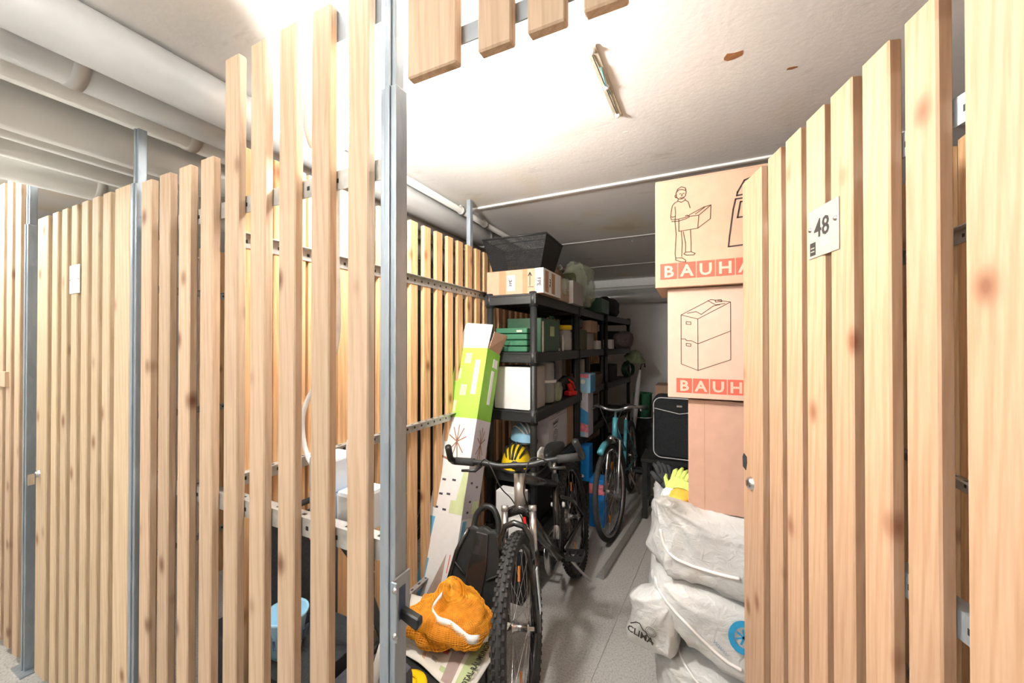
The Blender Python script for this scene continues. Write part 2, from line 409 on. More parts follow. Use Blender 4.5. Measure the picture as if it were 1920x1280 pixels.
# ------------------------------------------------------------------ slats
SLATS = {}
def slat_mesh(wd, th_, h, mat):
    k = (round(wd, 4), round(th_, 4), round(h, 4), mat)
    if k not in SLATS:
        mb = MB(); mb.box(-wd/2, wd/2, 0, th_, 0, h); SLATS[k] = mb.mesh('slat', mat, .003, 1)
    return SLATS[k]
def slat(parent, x, y, z, wd, th_, h, mat='pine', rz=0, name='slat'):
    o = link(name, slat_mesh(wd, th_, h, mat), parent, (x, y, z), (0, 0, rz)); return o
def rail(parent, x0, x1, y, z, h=.04, dpt=.028, mat='galv_rail', holes=True, name='rail'):
    """perforated angle rail along local X; the upright web faces -Y"""
    mb = MB(); mb.box(x0, x1, y, y+.003, z-h/2, z+h/2); mb.box(x0, x1, y+.003, y+dpt, z+h/2-.003, z+h/2)
    mb.k = 1
    if holes:
        n = int((x1-x0)/.05)
        for i in range(n):
            xx = x0+.02+i*.05
            mb.box(xx, xx+.009, y-.0006, y, z-.006, z+.004)
            mb.box(xx+.02, xx+.032, y+.010, y+.018, z+h/2, z+h/2+.0006)
    return mb.build(name, (mat, 'blackplastic'), parent)
FY = .6                                           # front plane of the slat fronts
T = .022
# tall fixed panel left of the opening
t = empty('slat_fence_panel', (0, 0, 0), label='tall fixed pine slat panel directly left of the steel door post', cat='fence', group='front slat panels')
for x in (-.657, -.776, -.894, -1.010, -1.126):
    slat(t, x, FY, .03, .062, T, 2.20)
for z, h in ((1.83, .045), (1.005, .045), (.22, .045)): rail(t, -1.17, -.596, FY+T, z, h, .03, 'galv_rail')
mb = MB(); a = atY(640, 40, FY+T); mb.box(-.80, -.61, FY+T, FY+T+.004, a.z-.04, a.z+.04); mb.build('top_bracket', 'galv', t)
# short fixed panel
t = empty('slat_fence_panel', (0, 0, 0), label='short pine slat panel between the tall slats and the closed slat door', cat='fence', group='front slat panels')
for x in (-1.246, -1.364, -1.480, -1.596):
    slat(t, x, FY, .03, .062, T, 1.95)
for z in (1.83, 1.005, .22): rail(t, -1.655, -1.175, FY+T, z, .045, .03)
# further panel at the far left
t = empty('slat_fence_panel', (0, 0, 0), label='brightly lit tall slat panel at the left edge beyond the far post', cat='fence', group='front slat panels')
for k in range(14): slat(t, -2.80-.116*k, FY, .03, .062, T, 2.20)
for z in (1.83, 1.005, .22): rail(t, -4.5, -2.74, FY+T, z, .045, .03)
mb = MB(); mb.box(-3.35, -2.9, FY-.012, FY, 1.25, 1.32); mb.build('cross_batten', 'pine', t)

def post(x, label, full=True, top=CEIL, plate=False):
    t = empty('steel_post', (x, FY, 0), label=label, cat='post', group='galvanised posts')
    def channel(w_, dp, z0, z1, nm, inset=0):
        mb = MB()
        mb.box(-w_/2, w_/2, 0+inset, dp-inset, z0, z1)
        mb.box(-w_*.16, w_*.16, inset-.004, inset, z0, z1)       # folded rib
        return mb.build(nm, 'galv', t, bevel=.004, seg=2)
    channel(.042, .034, 0, 1.985, 'lower_tube'); channel(.032, .034, 1.985, top, 'upper_tube', .005)
    mb = MB(); mb.box(-.06, .06, -.02, .07, 0, .006); mb.build('foot_plate', 'galv', t)
    if plate:
        p = MB().box(.021, .025, -.012, .042, .855, .975).box(.021, .038, -.014, -.010, .855, .975).build('strike_plate', 'galv', t, bevel=.002)
        MB().box(.025, .0256, .008, .026, .885, .950).build('label_strip', 'navy', p)
        for z in (.870, .960): MB().lathe([(0, .004), (.005, .003), (.007, 0)], 10, Matrix.Translation((.034, -.014, z)) @ Matrix.Rotation(R(90), 4, 'X')).build('screw', 'steel', p)
        MB().prism([(.025, .885), (.065, .872), (.072, .885), (.072, .899), (.025, .907)], .010, .026).build('latch', 'blackplastic', t, bevel=.003)
    return t
post(-.570, 'stout galvanised steel door post with strike plate, left of the opening', plate=True)
post(-1.682, 'galvanised steel post between the short slats and the closed slat door', top=2.17)
post(-2.69, 'far left galvanised steel post in front of the bright slats')
post(.425, 'galvanised hinge post of the open door at the right')

# header above the opening
t = empty('door_header', (0, 0, 0), label='row of short pine boards hanging on a steel rail above the door opening', cat='header')
slat(t, -.462, FY, 1.985, .118, T, .32, 'pine', name='board')
for k in range(7): slat(t, -.322+.099*k, FY, 1.985, .068, T, .32, 'pine', name='board')
rail(t, -.52, .40, FY+T, 2.05, .035, .03, 'galv', False)

# slat doors -------------------------------------------------------
def door(name, hinge, rot, label, mat, lockcol='steel'):
    """door leaf: local X runs from the hinge (0) to the lock edge (+.925); outer face looks to -Y local or +Y by mirror"""
    t = empty(name, hinge, rot, kind='structure'); t['label'] = label
    return t
# closed neighbour door (hinge right, lock left)
t = door('door_1', (0, 0, 0), (0, 0, 0), 'closed pine slat door of the neighbouring compartment at the left', 'pine')
slat(t, -1.762, FY, .05, .112, T, 1.94, 'pine_pale'); xs = (-1.885, -1.975, -2.068, -2.162, -2.258, -2.356)
for x in xs: slat(t, x, FY, .05, .056, T, 1.94, 'pine_pale')
slat(t, -2.49, FY, .05, .115, T, 1.94, 'pine_pale')
for z in (1.80, 1.02, .22): rail(t, -2.60, -1.71, FY+T, z)
p = box('number_plate', 'whitebox', -2.195, -2.10, FY-.003, FY-.0005, 1.645, 1.755, t, .0008)
for x in (-2.187, -2.108): MB().lathe([(0, .003), (.005, .0)], 10, Matrix.Translation((x, FY-.003, 1.70)) @ FRONT).build('screw', 'steel', p)
p = MB().lathe([(0, .012), (.012, .010), (.016, 0)], 16, Matrix.Translation((-2.51, FY, .90)) @ FRONT).build('lock_cylinder', 'steel', t)
MB().box(-2.514, -2.506, FY-.03, FY-.012, .86, .905).build('key', 'steel', p)
# our open door: local +X from hinge to lock edge; local +Y is the face towards the opening side
dvec = Vector((.145-.387, 1.493-.6, 0)); dang = math.atan2(dvec.y, dvec.x)
t = door('door_2', (.392, .6, 0), (0, 0, dang), 'open pine slat door numbered 48 swung into the compartment', 'pine_door')
edges = ((.008, .169), (.209, .270), (.302, .368), (.396, .463), (.486, .554), (.579, .648), (.675, .745), (.789, .922))
for a_, b2 in edges:
    o = slat(t, (a_+b2)/2, -T, .04, b2-a_, T, 1.95, 'pine_door')
mbr = Matrix.Rotation(math.pi, 4, 'Z')
for z in (1.80, 1.03, .22):
    mb = MB(); mb.box(.01, .915, -T-.003, -T, z-.022, z+.022); mb.box(.01, .915, -T-.028, -T-.003, z+.019, z+.022)
    mb.k = 1
    for i in range(17): mb.box(.03+i*.052, .039+i*.052, -T-.0002, -T+.0006, z-.006, z+.004)
    mb.build('rail', ('galv', 'blackplastic'), t)
def on_door(xx, z): return Matrix.Translation((xx, .0, z)) @ Matrix.Rotation(math.pi, 4, 'Z') @ FRONT     # text on the local +Y face
p = box('number_plate', 'plate', .432, .540, .0006, .0026, 1.650, 1.762, t, .0008)
text('lettering', '48', .058, 'printblack', p, on_door(.517, 1.695) @ Matrix.Translation((0, 0, .0028)), squash=.95, bold=.0008)
box('emblem', 'printblack', .512, .533, .0026, .0030, 1.656, 1.686, p)
for z in (1.664, 1.672): box('emblem_line', 'plate', .516, .530, .0030, .0032, z, z+.0025, p)
for k, (x, z, l) in enumerate(((.498, 1.685, .045), (.498, 1.679, .03), (.498, 1.672, .05))):
    box('small_print', 'stampgrey', x-l, x, .0026, .0029, z, z+.0025, p)
for x in (.532, .441): MB().lathe([(0, .004), (.0045, .003), (.006, .0)], 12, on_door(x, 1.718) @ Matrix.Translation((0, 0, .0026))).build('screw', 'steel', p)
M_ = on_door(.862, 1.005)
p = MB().lathe([(.0, .013), (.012, .013), (.017, .010), (.021, .0)], 20, M_).build('lock_cylinder', 'steel', t)
MB().box(-.0025, .0025, -.009, .009, .0128, .0134).build('keyhole', 'rubber', p, M=M_)
MB().prism([(-.02, -.02), (.004, -.026), (.012, .0), (.01, .02), (-.012, .026), (-.022, .012)], -.0012, 0, Matrix.Translation((.905, .0, 1.06)) @ Matrix.Rotation(math.pi, 4, 'Z')).build('tape_patch', 'darkcloth', t)

# partitions running into the depth
PX = -1.185
def partition(name, x, y0, y1, label, mat, face, wide0=None, step=.0985, h=2.0, rails=(1.752, 1.06, .30)):
    """slats along Y at plane x; face=+1 looks to +X"""
    t = empty(name, (x, 0, 0), label=label, cat='partition', group='side slat partitions')
    rz = R(90)
    y = y0
    if wide0:
        for a_, b2 in wide0: slat(t, 0, (a_+b2)/2, .03, b2-a_, T, h, mat, rz, 'board')
    while y < y1: slat(t, 0, y, .03, .055, T, h, mat, rz); y += step
    s = 1 if face > 0 else -1
    for z in rails:
        mb = MB(); yy0 = (wide0[0][0] if wide0 else y0-.04)
        x0, x1 = (0, .003) if s > 0 else (-T-.003, -T)
        mb.box(x0, x1, yy0, y1, z-.02, z+.02)
        mb.box(*((.003, .026) if s > 0 else (-T-.026, -T-.003)), yy0, y1, z+.017, z+.02); mb.k = 1
        n = int((y1-yy0)/.05)
        for i in range(n):
            q = yy0+.02+i*.05; mb.box(*((.003, .0036) if s > 0 else (x0-.0006, x0)), q, q+.01, z-.006, z+.004)
            mb.box(*((.009, .017) if s > 0 else (-T-.018, -T-.010)), q+.02, q+.034, z+.02, z+.0206)
        mb.build('rail', ('galv_rail', 'blackplastic'), t)
    return t
pt = partition('slat_partition', PX, 1.025, 5.3, 'long pine slat partition on the left of the compartment behind the shelves', 'pine_warm', 1,
               ((.645, .745), (.755, .865), (.875, .975)))
MB().box(-.05, -.024, 1.955, 1.985, 0, CEIL).build('support_post', 'galv', pt)
partition('slat_partition', .70, .70, 5.3, 'pine slat partition on the right, behind the open door', 'pine_warm', -1)
partition('slat_partition', -2.68, .70, 3.4, 'pine slat partition inside the left neighbouring compartment', 'pine_warm', 1)

# ------------------------------------------------------------------ lamps
lp = atY(612, 222, .745)
t = empty('bulkhead_lamp', lp, (0, R(90), R(38)), label='round white bulkhead lamp glowing behind the tall slats', cat='lamp')
mb = MB(); mb.lathe([(0, -.045), (.085, -.045), (.098, -.03), (.098, .0), (.088, .006), (.0, .006)], 32); mb.build('housing', 'pipe_grey', t)
mb = MB(); mb.lathe([(.084, .006), (.080, .03), (.062, .058), (.034, .072), (.0, .076)], 32); mb.build('glass', 'glow', t)
MB().cyl((.09, 0, -.03), (.115, 0, -.03), .012).build('cable_gland', 'white', t)
# lamp cable down to the junction box
cpts = [atY(655, 20, .70), atY(648, 90, .69), atY(634, 180, .69), atY(632, 330, .66), atY(631, 480, .66), atY(632, 640, .665), atY(600, 705, .68), atY(568, 780, .70), atY(580, 860, .71), atY(630, 905, .72)]
def smooth_path(P, n=6):
    out = []
    for i in range(len(P)-1):
        p0, p1, p2, p3 = P[max(i-1, 0)], P[i], P[i+1], P[min(i+2, len(P)-1)]
        for k in range(n):
            t_ = k/n
            out.append(.5*((2*p1)+(p2-p0)*t_+(2*p0-5*p1+4*p2-p3)*t_*t_+(3*p1-p0-3*p2+p3)*t_**3))
    return out+[P[-1]]
tag(MB().tube(smooth_path([Vector(p) for p in cpts]), .0065, 8).build('power_cable', 'cord'), 'white power cable hanging behind the tall slats from the ceiling', 'cable')
a, b_ = atY(622, 842, .74), atY(716, 1000, .74)
t = empty('junction_box', ((a.x+b_.x)/2, .70, b_.z), label='white and blue electrical junction box behind the tall slats', cat='electrical box')
W_ = (b_.x-a.x)/2; H_ = a.z-b_.z
MB().box(-W_, -W_*.1, -.03, .06, H_*.55, H_).build('upper_housing', 'plasticwhite', t, bevel=.008, seg=2)
MB().box(-W_, -W_*.1, -.028, .058, .0, H_*.545).build('lower_housing', 'plasticblue', t, bevel=.006, seg=2)
MB().box(W_*.1, W_*1.0, -.03, .06, .02, H_*.62).build('side_housing', 'plasticwhite', t, bevel=.01, seg=2)
MB().box(-W_*.1, W_*.1, -.01, .04, .05, H_*.5).build('bridge', 'plasticblue', t)
for zz in (.64, .92): MB().lathe([(0, .002), (.004, .0)], 8, Matrix.Translation((-W_*.3, -.030, H_*zz)) @ FRONT).build('screw', 'steel', t)
MB().tube(smooth_path([Vector((W_*.25, 0, H_*1.25)), Vector((W_*.35, -.01, H_*1.0)), Vector((W_*.6, -.01, H_*.75)), Vector((W_*.75, 0, H_*.6))]), .0065, 8).build('cable_stub', 'cord', t)
MB().box(-W_*.9, W_*.05, -.036, .02, -.02, -.001).build('orange_tab', 'fluo', t, bevel=.004)

def tubelamp(x, y, label, l=1.2, rz=0):
    t = empty('ceiling_lamp', (x, y, CEIL), (0, 0, rz), label=label, cat='lamp', group='corridor tube lamps')
    MB().box(-l/2, l/2, -.05, .05, -.05, 0).build('housing', 'white', t, bevel=.006)
    MB().tube([(-l/2+.03, 0, -.068), (l/2-.03, 0, -.068)], .016, 14).build('tube', 'tubeglow', t)
    for s in (-1, 1): MB().box(s*(l/2-.02)-.012, s*(l/2-.02)+.012, -.022, .022, -.088, -.05).build('end_cap', 'white', t)
    return t
tubelamp(-1.15, -.80, 'corridor tube lamp nearest the open door')
tubelamp(-3.0, .03, 'corridor tube lamp beside the far left slats')
#PART2
# ================================================================== cartons on the right
def carton(name, x0, x1, y0, y1, z0, z1, mat, label, group=None, flap=True, rz=0, tape='kraft_dark'):
    t = empty(name, ((x0+x1)/2, (y0+y1)/2, z0), (0, 0, rz), label=label, cat='box', group=group)
    a, b2, h = (x1-x0)/2, (y1-y0)/2, z1-z0
    MB().box(-a, a, -b2, b2, 0, h-.004).build('body', mat, t, bevel=.003, seg=2)
    if flap:
        for s in (-1, 1):
            MB().box(-a+.001, a-.001, min(s*.001, s*b2*.995), max(s*.001, s*b2*.995), h-.004, h).build('flap', mat, t)
        if tape: MB().box(-a*.98, a*.98, -.025, .025, h, h+.0006).build('tape', tape, t)
    return t, a, b2, h
def word_squares(t, a, b2, x0, z0, s, word, gap=.06):
    for k, ch in enumerate(word):
        x = x0+k*s*(1+gap)
        sq = MB().box(x, x+s, -b2-.0006, -b2, z0, z0+s*1.02).build('letter_square', 'printred', t)
        text('lettering', ch, s*1.02, 'kraft_pale', sq, Matrix.Translation((x+s/2, -b2-.0009, z0+s*.15)) @ FRONT, 'CENTER', 1.05, .0015)
def place(p): return Matrix.Translation(p)
# topmost carton
p = atY(1229, 341, 1.545); q = atY(1229, 540, 1.545)
t, a, b2, h = carton('moving_carton', p.x, p.x+.62, 1.545, 1.895, q.z, p.z, 'kraft', 'topmost moving carton with a printed man carrying a box', 'moving cartons')
word_squares(t, a, b2, -a+.018, .03, .0585, 'BAUHAUS')
Md = place((-a, -b2, 0))
mb = MB(); lw = .0030
man = [ # head, hair
 [(.066,.300),(.064,.318),(.070,.334),(.084,.341),(.098,.334),(.101,.316),(.098,.302),(.090,.292),(.078,.291),(.070,.296),(.066,.300)],
 [(.066,.322),(.074,.330),(.086,.330),(.097,.324),(.100,.328)],[(.064,.312),(.060,.308),(.062,.300),(.067,.299)],
 [(.077,.312),(.081,.313)],[(.089,.312),(.094,.313)],[(.085,.311),(.086,.304),(.083,.303)],[(.078,.297),(.085,.295),(.092,.298)],
 # shirt
 [(.072,.292),(.070,.284),(.058,.278),(.050,.268),(.046,.245),(.044,.225)],[(.096,.290),(.098,.284),(.108,.276),(.112,.262),(.115,.250)],
 [(.072,.284),(.083,.278),(.097,.284)],[(.060,.262),(.062,.240),(.060,.200)],[(.044,.225),(.052,.221),(.062,.224)],
 # near arm to the box
 [(.044,.224),(.046,.212),(.070,.210),(.100,.214),(.112,.218),(.104,.222),(.098,.219)],[(.048,.204),(.074,.202),(.100,.208),(.112,.213)],
 # carried box
 [(.074,.208),(.074,.160),(.142,.164),(.146,.216),(.112,.216)],[(.142,.164),(.186,.196),(.188,.250),(.146,.216)],[(.188,.250),(.164,.246),(.112,.222)],[(.134,.222),(.166,.244)],
 # legs
 [(.060,.200),(.064,.150),(.062,.110),(.060,.070),(.062,.052)],[(.083,.158),(.086,.110),(.084,.056)],[(.090,.156),(.098,.110),(.098,.072)],[(.116,.160),(.118,.110),(.118,.072)],
 [(.062,.052),(.062,.044),(.078,.036),(.098,.032),(.098,.040),(.086,.050),(.062,.052)],[(.098,.072),(.092,.066),(.100,.060),(.128,.058),(.132,.064),(.118,.072),(.098,.072)]]
sx = .93; sz = (h-.03)/.36
for pl_ in man: mb.ribbon([(x*sx+.014, (z-.03)*sz*.875+.088) for x, z in pl_], lw, Md)
mb.build('printed_man', 'printbrown', t)
mb = MB()
van = [[(.365,.385),(.315,.370),(.292,.330),(.290,.318),(.42,.326)],[(.42,.309),(.286,.306),(.278,.270),(.266,.175),(.262,.135),(.42,.142)],[(.42,.296),(.302,.294),(.296,.262),(.292,.238),(.42,.242)]]
for pl_ in van: mb.ribbon([(x*.93, (z-.03)*sz*.93+.03) for x, z in pl_], .005, Md)
mb.build('printed_van', 'printblack', t)
# second carton
p = atY(1252, 542, 1.575); q = atY(1252, 744, 1.575)
t, a, b2, h = carton('moving_carton', p.x, p.x+.60, 1.575, 1.915, q.z, p.z-.0005, 'kraft_pale', 'middle moving carton with a printed drawing of two stacked boxes', 'moving cartons')
word_squares(t, a, b2, -a+.030, .020, .0535, 'BAUHAUS')
Md = place((-a, -b2, 0)); mb = MB()
k_ = h/.42
S_ = [[(.048,.330),(.048,.130),(.106,.105),(.214,.150),(.214,.375),(.150,.388),(.048,.330)],[(.048,.330),(.106,.312),(.214,.375)],[(.106,.312),(.106,.105)],
      [(.048,.232),(.064,.231),(.066,.226),(.084,.224),(.106,.212),(.214,.262)],[(.066,.302),(.082,.300),(.082,.290),(.066,.292),(.066,.302)],[(.066,.214),(.082,.212),(.082,.202),(.066,.204),(.066,.214)],
      [(.070,.336),(.100,.342),(.118,.330)],[(.118,.330),(.158,.362),(.180,.366)],[(.140,.384),(.166,.366),(.196,.370)],[(.164,.384),(.184,.386),(.186,.378),(.166,.377),(.164,.384)]]
for pl_ in S_: mb.ribbon([(x*.98, z*k_*.94+.008) for x, z in pl_], .0024, Md)
mb.build('printed_boxes', 'printbrown', t)
# plain carton
p = atY(1290, 748, 1.60); q = atY(1290, 952, 1.60)
PLAINZ = q.z
t, a, b2, h = carton('plain_carton', p.x, p.x+.56, 1.60, 1.94, q.z, p.z-.0005, 'kraft_pink', 'plain brown carton at the bottom of the carton stack', 'moving cartons')
MB().ribbon([(.055, .0), (.055, h)], .0012, place((-a, -b2, 0))).build('crease', 'kraft_dark', t)

# ------------------------------------------------------------------ white sacks under the cartons
def crease_fn(peaks=()):
    def fn(q, p):
        for c, wdt, pull in peaks:
            d = (p-Vector(c)).length
            q = q+Vector(pull)*math.exp(-(d/wdt)**2)
        return q
    return fn
SX, SY = .155, 1.83
def folds(src, k, amp, seed, peaks=()):
    """draped film: ridges fanning out from a gathered corner src"""
    pf = crease_fn(peaks); src = Vector(src)
    def fn(q, p):
        q = pf(q, p); r = Vector((q.x, q.y*.5, q.z))-src
        an = math.atan2(r.z, r.x); dist = r.length
        w_ = noise.noise(Vector((q.x*4, q.y*4, q.z*7+seed)))
        rid = 1-abs(math.sin(an*k+w_*2.2+dist*3))
        c2 = 1-abs(noise.noise(Vector((q.x*9+seed, q.y*9, q.z*16))))*2
        d = amp*(rid**2.2)*min(1, dist*6)+amp*.55*max(0, c2)**3
        nn = p.normalized() if p.length else Vector((0, 0, 1))
        return q+nn*d
    return fn
def sack(zc, hz, hx, hy, dx, label, seed, fn, ty=0):
    o = empty('storage_sack', (SX+dx, SY, zc-hz), (0, R(ty), 0), label=label, cat='sack', group='white plastic sacks')
    b = blob('sack_body', 'sack', (hx, hy, hz), o, .34, .40, .010, 5.5, seed, 150, 70, fn, (0, 0, hz))
    return o, b
s1, b1 = sack(PLAINZ-.143, .126, .325, .30, .0, 'top white plastic sack directly under the plain carton', 1, folds((-.31, -.16, .16), 9, .016, 1, (((-.9, -.9, .9), .40, (-.01, -.03, .06)), ((.5, -1, -.8), .7, (0, -.02, -.03)))), 4)
s2, b2_ = sack(PLAINZ-.404, .126, .340, .32, -.005, 'middle white plastic sack with a blue round emblem', 2, folds((-.33, -.16, .10), 7, .013, 2, (((-.9, -.9, -.8), .45, (.05, .02, .03)), ((.5, -1, -.8), .7, (0, -.02, -.025)))), 7)
s3, b3 = sack((PLAINZ-.545)/2, (PLAINZ-.545)/2, .31, .31, .015, 'bottom white plastic sack standing on the floor', 3, folds((-.30, -.16, .12), 8, .014, 3))
# the loose corner with the climate logo
o = empty('storage_sack', (SX-.29, SY-.25, .335), (0, 0, R(-12)), label='small white plastic bag with a black mountain logo poking out of the sack pile', cat='sack', group='white plastic sacks')
blob('sack_body', 'sack', (.085, .06, .10), o, .45, .6, .006, 9, 5, 80, 44, folds((.09, 0, .14), 6, .010, 5, (((-.9, -.3, -.8), .5, (-.03, 0, -.01)), ((.3, 0, 1), .6, (.03, 0, .05)))), (0, 0, .05))
Mf = Matrix.Translation((-.085, -.076, .015)) @ Matrix.Rotation(R(8), 4, 'Y')
text('lettering', 'CLIMA', .034, 'printblack', o, Mf @ FRONT, bold=.0008)
mb = MB(); mb.ribbon([(.01, .034), (.03, .05), (.042, .052), (.056, .036), (.066, .034), (.082, .018), (.10, .008)], .004, Mf); mb.build('logo_mountain', 'printblack', o)
mb = MB(); c_ = [(.085+.019*math.cos(k*.4), .045+.016*math.sin(k*.4)) for k in range(17)]; mb.ribbon(c_, .0016, Mf); mb.ribbon([(.085+.013*math.cos(k*.4), .045+.010*math.sin(k*.4)) for k in range(17)], .0012, Mf); mb.build('logo_ring', 'printblack', o)
# hems and prints placed just off the sack surface by casting onto it
bpy.context.view_layer.update()
def onsack(body, u, v, off=.003):
    t_ = th(u); D = 1.0
    d = Vector((math.sin(t_), math.cos(t_), (645-v)/math.hypot(714, u-960))).normalized()
    Mi = body.matrix_world.inverted(); o_ = Mi @ Vector((0, 0, CAMH)); d_ = (Mi.to_3x3() @ d).normalized()
    ok, loc, nrm, _ = body.ray_cast(o_, d_)
    if not ok: return None
    return (body.matrix_world @ loc) + (body.matrix_world.to_3x3() @ nrm)*off
def hem(root, body, uv, r, mat, name='hem'):
    P = [onsack(body, u, v) for u, v in uv]; P = [p_ for p_ in P if p_ is not None]
    if len(P) < 2: return
    iv = root.matrix_world.inverted()
    MB().tube(smooth_path([iv @ p_ for p_ in P], 4), r, 8).build(name, mat, root)
bpy.context.view_layer.update()
hem(s1, b1, [(1238, 990), (1245, 1020), (1262, 1042), (1290, 1056), (1320, 1066), (1350, 1075), (1385, 1083)], .0055, 'sackhem')
hem(s2, b2_, [(1228, 1080), (1240, 1112), (1262, 1140), (1290, 1170), (1325, 1205), (1360, 1235), (1388, 1252)], .0055, 'sackhem')
hem(s3, b3, [(1268, 1205), (1278, 1235), (1300, 1268), (1320, 1290)], .0045, 'sackhem')
def decal_ring(root, body, u, v, r0, r1, mat, name):
    c = onsack(body, u, v, .004)
    if c is None: return
    iv = root.matrix_world.inverted(); c = iv @ c
    pts = []
    mb = MB()
    M = Matrix.Translation(c)
    n = 28
    vs_ = [M @ Vector((r*math.cos(2*math.pi*k/n), -.004, r*1.25*math.sin(2*math.pi*k/n))) for r in (r0, r1) for k in range(n)]
    mb.add(vs_, [(k, (k+1) % n, n+(k+1) % n, n+k) for k in range(n)])
    for k in range(7):
        an = k*math.pi*2/7; mb.ribbon([(0, 0), (r0*.8*math.cos(an), r0*.9*math.sin(an))], .006, M @ Matrix.Translation((0, -.003, 0)))
    mb.build(name, mat, root)
decal_ring(s2, b2_, 1392, 1190, .028, .046, 'bluelogo', 'round_emblem')
c = onsack(b2_, 1333, 1197, .006)
if c is not None:
    c = s2.matrix_world.inverted() @ c
    text('lettering', 'www.', .026, 'greytext', s2, Matrix.Translation(c) @ Matrix.Rotation(R(32), 4, 'Y') @ Matrix.Rotation(R(-6), 4, 'Z') @ FRONT)
# gloves lying on the top sack beside the plain carton
gz = PLAINZ+.0
def glove(loc, rot, mat, cuff, label, sc_=1.0):
    g = empty('work_glove', loc, rot, label=label, cat='glove', group='gloves on the sacks')
    P = MB()
    palm = blob('palm', mat, (.038*sc_, .046*sc_, .016), g, .7, .7, .004, 20, 3, 24, 14, None, (0, 0, .016))
    for k, (x, l) in enumerate(((-.027, .060), (-.009, .072), (.009, .070), (.027, .055))):
        mb = MB(); mb.tube([(x*sc_, .030, .016), (x*1.15*sc_, .045+l*.4, .024), (x*1.25*sc_, .040+l*.8, .016+.006*(k % 2))], [.0105, .0105, .007], 10); mb.build('finger', mat, g)
    MB().tube([(-.03*sc_, -.01, .016), (-.055*sc_, .018, .02), (-.062*sc_, .042, .018)], [.012, .0115, .008], 10).build('thumb', mat, g)
    MB().lathe([(.032, -.05), (.037, -.01), (.034, 0)], 18, Matrix.Translation((0, -.032, .018)) @ Matrix.Rotation(R(-90), 4, 'X') @ Matrix.Diagonal((1, .45, 1, 1))).build('cuff', cuff, g)
    return g
gp = atY(1268, 915, 1.76)
glove((gp.x+.015, 1.66, PLAINZ+.004), (R(-18), 0, R(165)), 'amber', 'limecloth', 'yellow knit work glove lying on the top sack')
glove((gp.x-.00, 1.76, PLAINZ+.012), (R(30), 0, R(-25)), 'limecloth', 'white', 'lime green work glove lying behind the yellow one')
glove((gp.x-.045, 1.80, PLAINZ+.012), (R(35), R(10), R(35)), 'darkcloth', 'darkcloth', 'black work glove beside the lime green one')

# ================================================================== shelving
TIERS = (1.745, 1.402, 1.058, .700, .350)
def shelving(x0, x1, y0, y1, label, rz=0, tiers=TIERS):
    w_, l_ = x1-x0, y1-y0
    t = empty('shelving_unit', ((x0+x1)/2, (y0+y1)/2, 0), (0, 0, rz), label=label, cat='shelf', group='black plastic shelving units')
    tray = MB()
    tray.box(-w_/2, w_/2, -l_/2, l_/2, -.018, -.006)
    for s in (-1, 1):
        tray.box(min(s*w_/2, s*(w_/2-.012)), max(s*w_/2, s*(w_/2-.012)), -l_/2, l_/2, -.062, 0)
        tray.box(-w_/2+.012, w_/2-.012, min(s*l_/2, s*(l_/2-.012)), max(s*l_/2, s*(l_/2-.012)), -.062, 0)
    for k in range(1, 6): tray.box(-w_/2+.012, w_/2-.012, -l_/2+l_*k/6-.006, -l_/2+l_*k/6+.006, -.045, -.018)
    me = tray.mesh('shelf_tray', 'shelfplastic', .003, 1)
    for z in tiers: link('shelf_tray', me, t, (0, 0, z))
    zs = list(tiers)+[0.0]
    for sx_ in (-1, 1):
        for sy_ in (-1, 1):
            mb = MB(); px, py = sx_*(w_/2-.024), sy_*(l_/2-.024)
            mb.cyl((px, py, 0), (px, py, tiers[0]+.012), .020, None, 14)
            for z in tiers: mb.cyl((px, py, z-.075), (px, py, z+.010), .026, .026, 14)
            mb.build('post', 'shelfplastic', t)
    return t
SX0, SX1 = -1.150, -.815
shelving(SX0, SX1, 2.030, 2.945, 'black plastic shelving unit nearest the green tree carton')
shelving(SX0+.0, SX1+.0, 2.965, 3.880, 'middle black plastic shelving unit behind the teal bicycle')
shelving(-1.075, -.735, 3.93, 4.80, 'far black plastic shelving unit by the back wall', R(-7))
Z1, Z2, Z3, Z4, Z5 = TIERS
# --- top of the near unit
t, a, b2, h = carton('parcel_box', -1.145, -.775, 2.045, 2.375, Z1, Z1+.145, 'kraft', 'taped brown parcel with white labels under the wire basket', None, True, 0, None)
for x0_, x1_, mt in ((-.10, -.055, 'kraft_dark'), (.055, .085, 'kraft_dark')): MB().box(x0_, x1_, -b2-.0006, -b2, .0, h).build('tape', mt, t)
lb = MB().box(-.045, .005, -b2-.0010, -b2-.0002, .022, .115).build('label', 'white', t)
text('lettering', 'FPE', .026, 'printblack', lb, Matrix.Translation((-.014, -b2-.0013, .050)) @ FRONT @ Matrix.Rotation(R(90), 4, 'Z'), bold=.001)
MB().ribbon([(-.02+.018*math.cos(R(q)), .065+.030*math.sin(R(q))) for q in range(100, 270, 20)], .0025, place((0, -b2-.001, 0))).build('printed_arc', 'printblack', t)
MB().ribbon([(.102, .045), (.102, .118)], .004, place((0, -b2, 0))).ribbon([(.092, .104), (.102, .122), (.112, .104)], .006, place((0, -b2, 0))).ribbon([(.092, .038), (.125, .038)], .003, place((0, -b2, 0))).build('printed_arrow', 'printblack', t)
w2 = MB().box(.135, a+.0008, -b2-.0008, -b2, .003, h).box(a, a+.0008, -b2, b2*.9, .0, h).build('security_tape', 'white', t)
text('lettering', 'FPE', .034, 'printblack', w2, Matrix.Translation((.148, -b2-.0010, .090)) @ FRONT @ Matrix.Rotation(R(-90), 4, 'Z'), bold=.001)
text('lettering', 'FPE', .034, 'printblack', w2, Matrix.Translation((a+.0010, -b2+.10, .095)) @ RIGHT @ Matrix.Rotation(R(-90), 4, 'Z'), bold=.001)
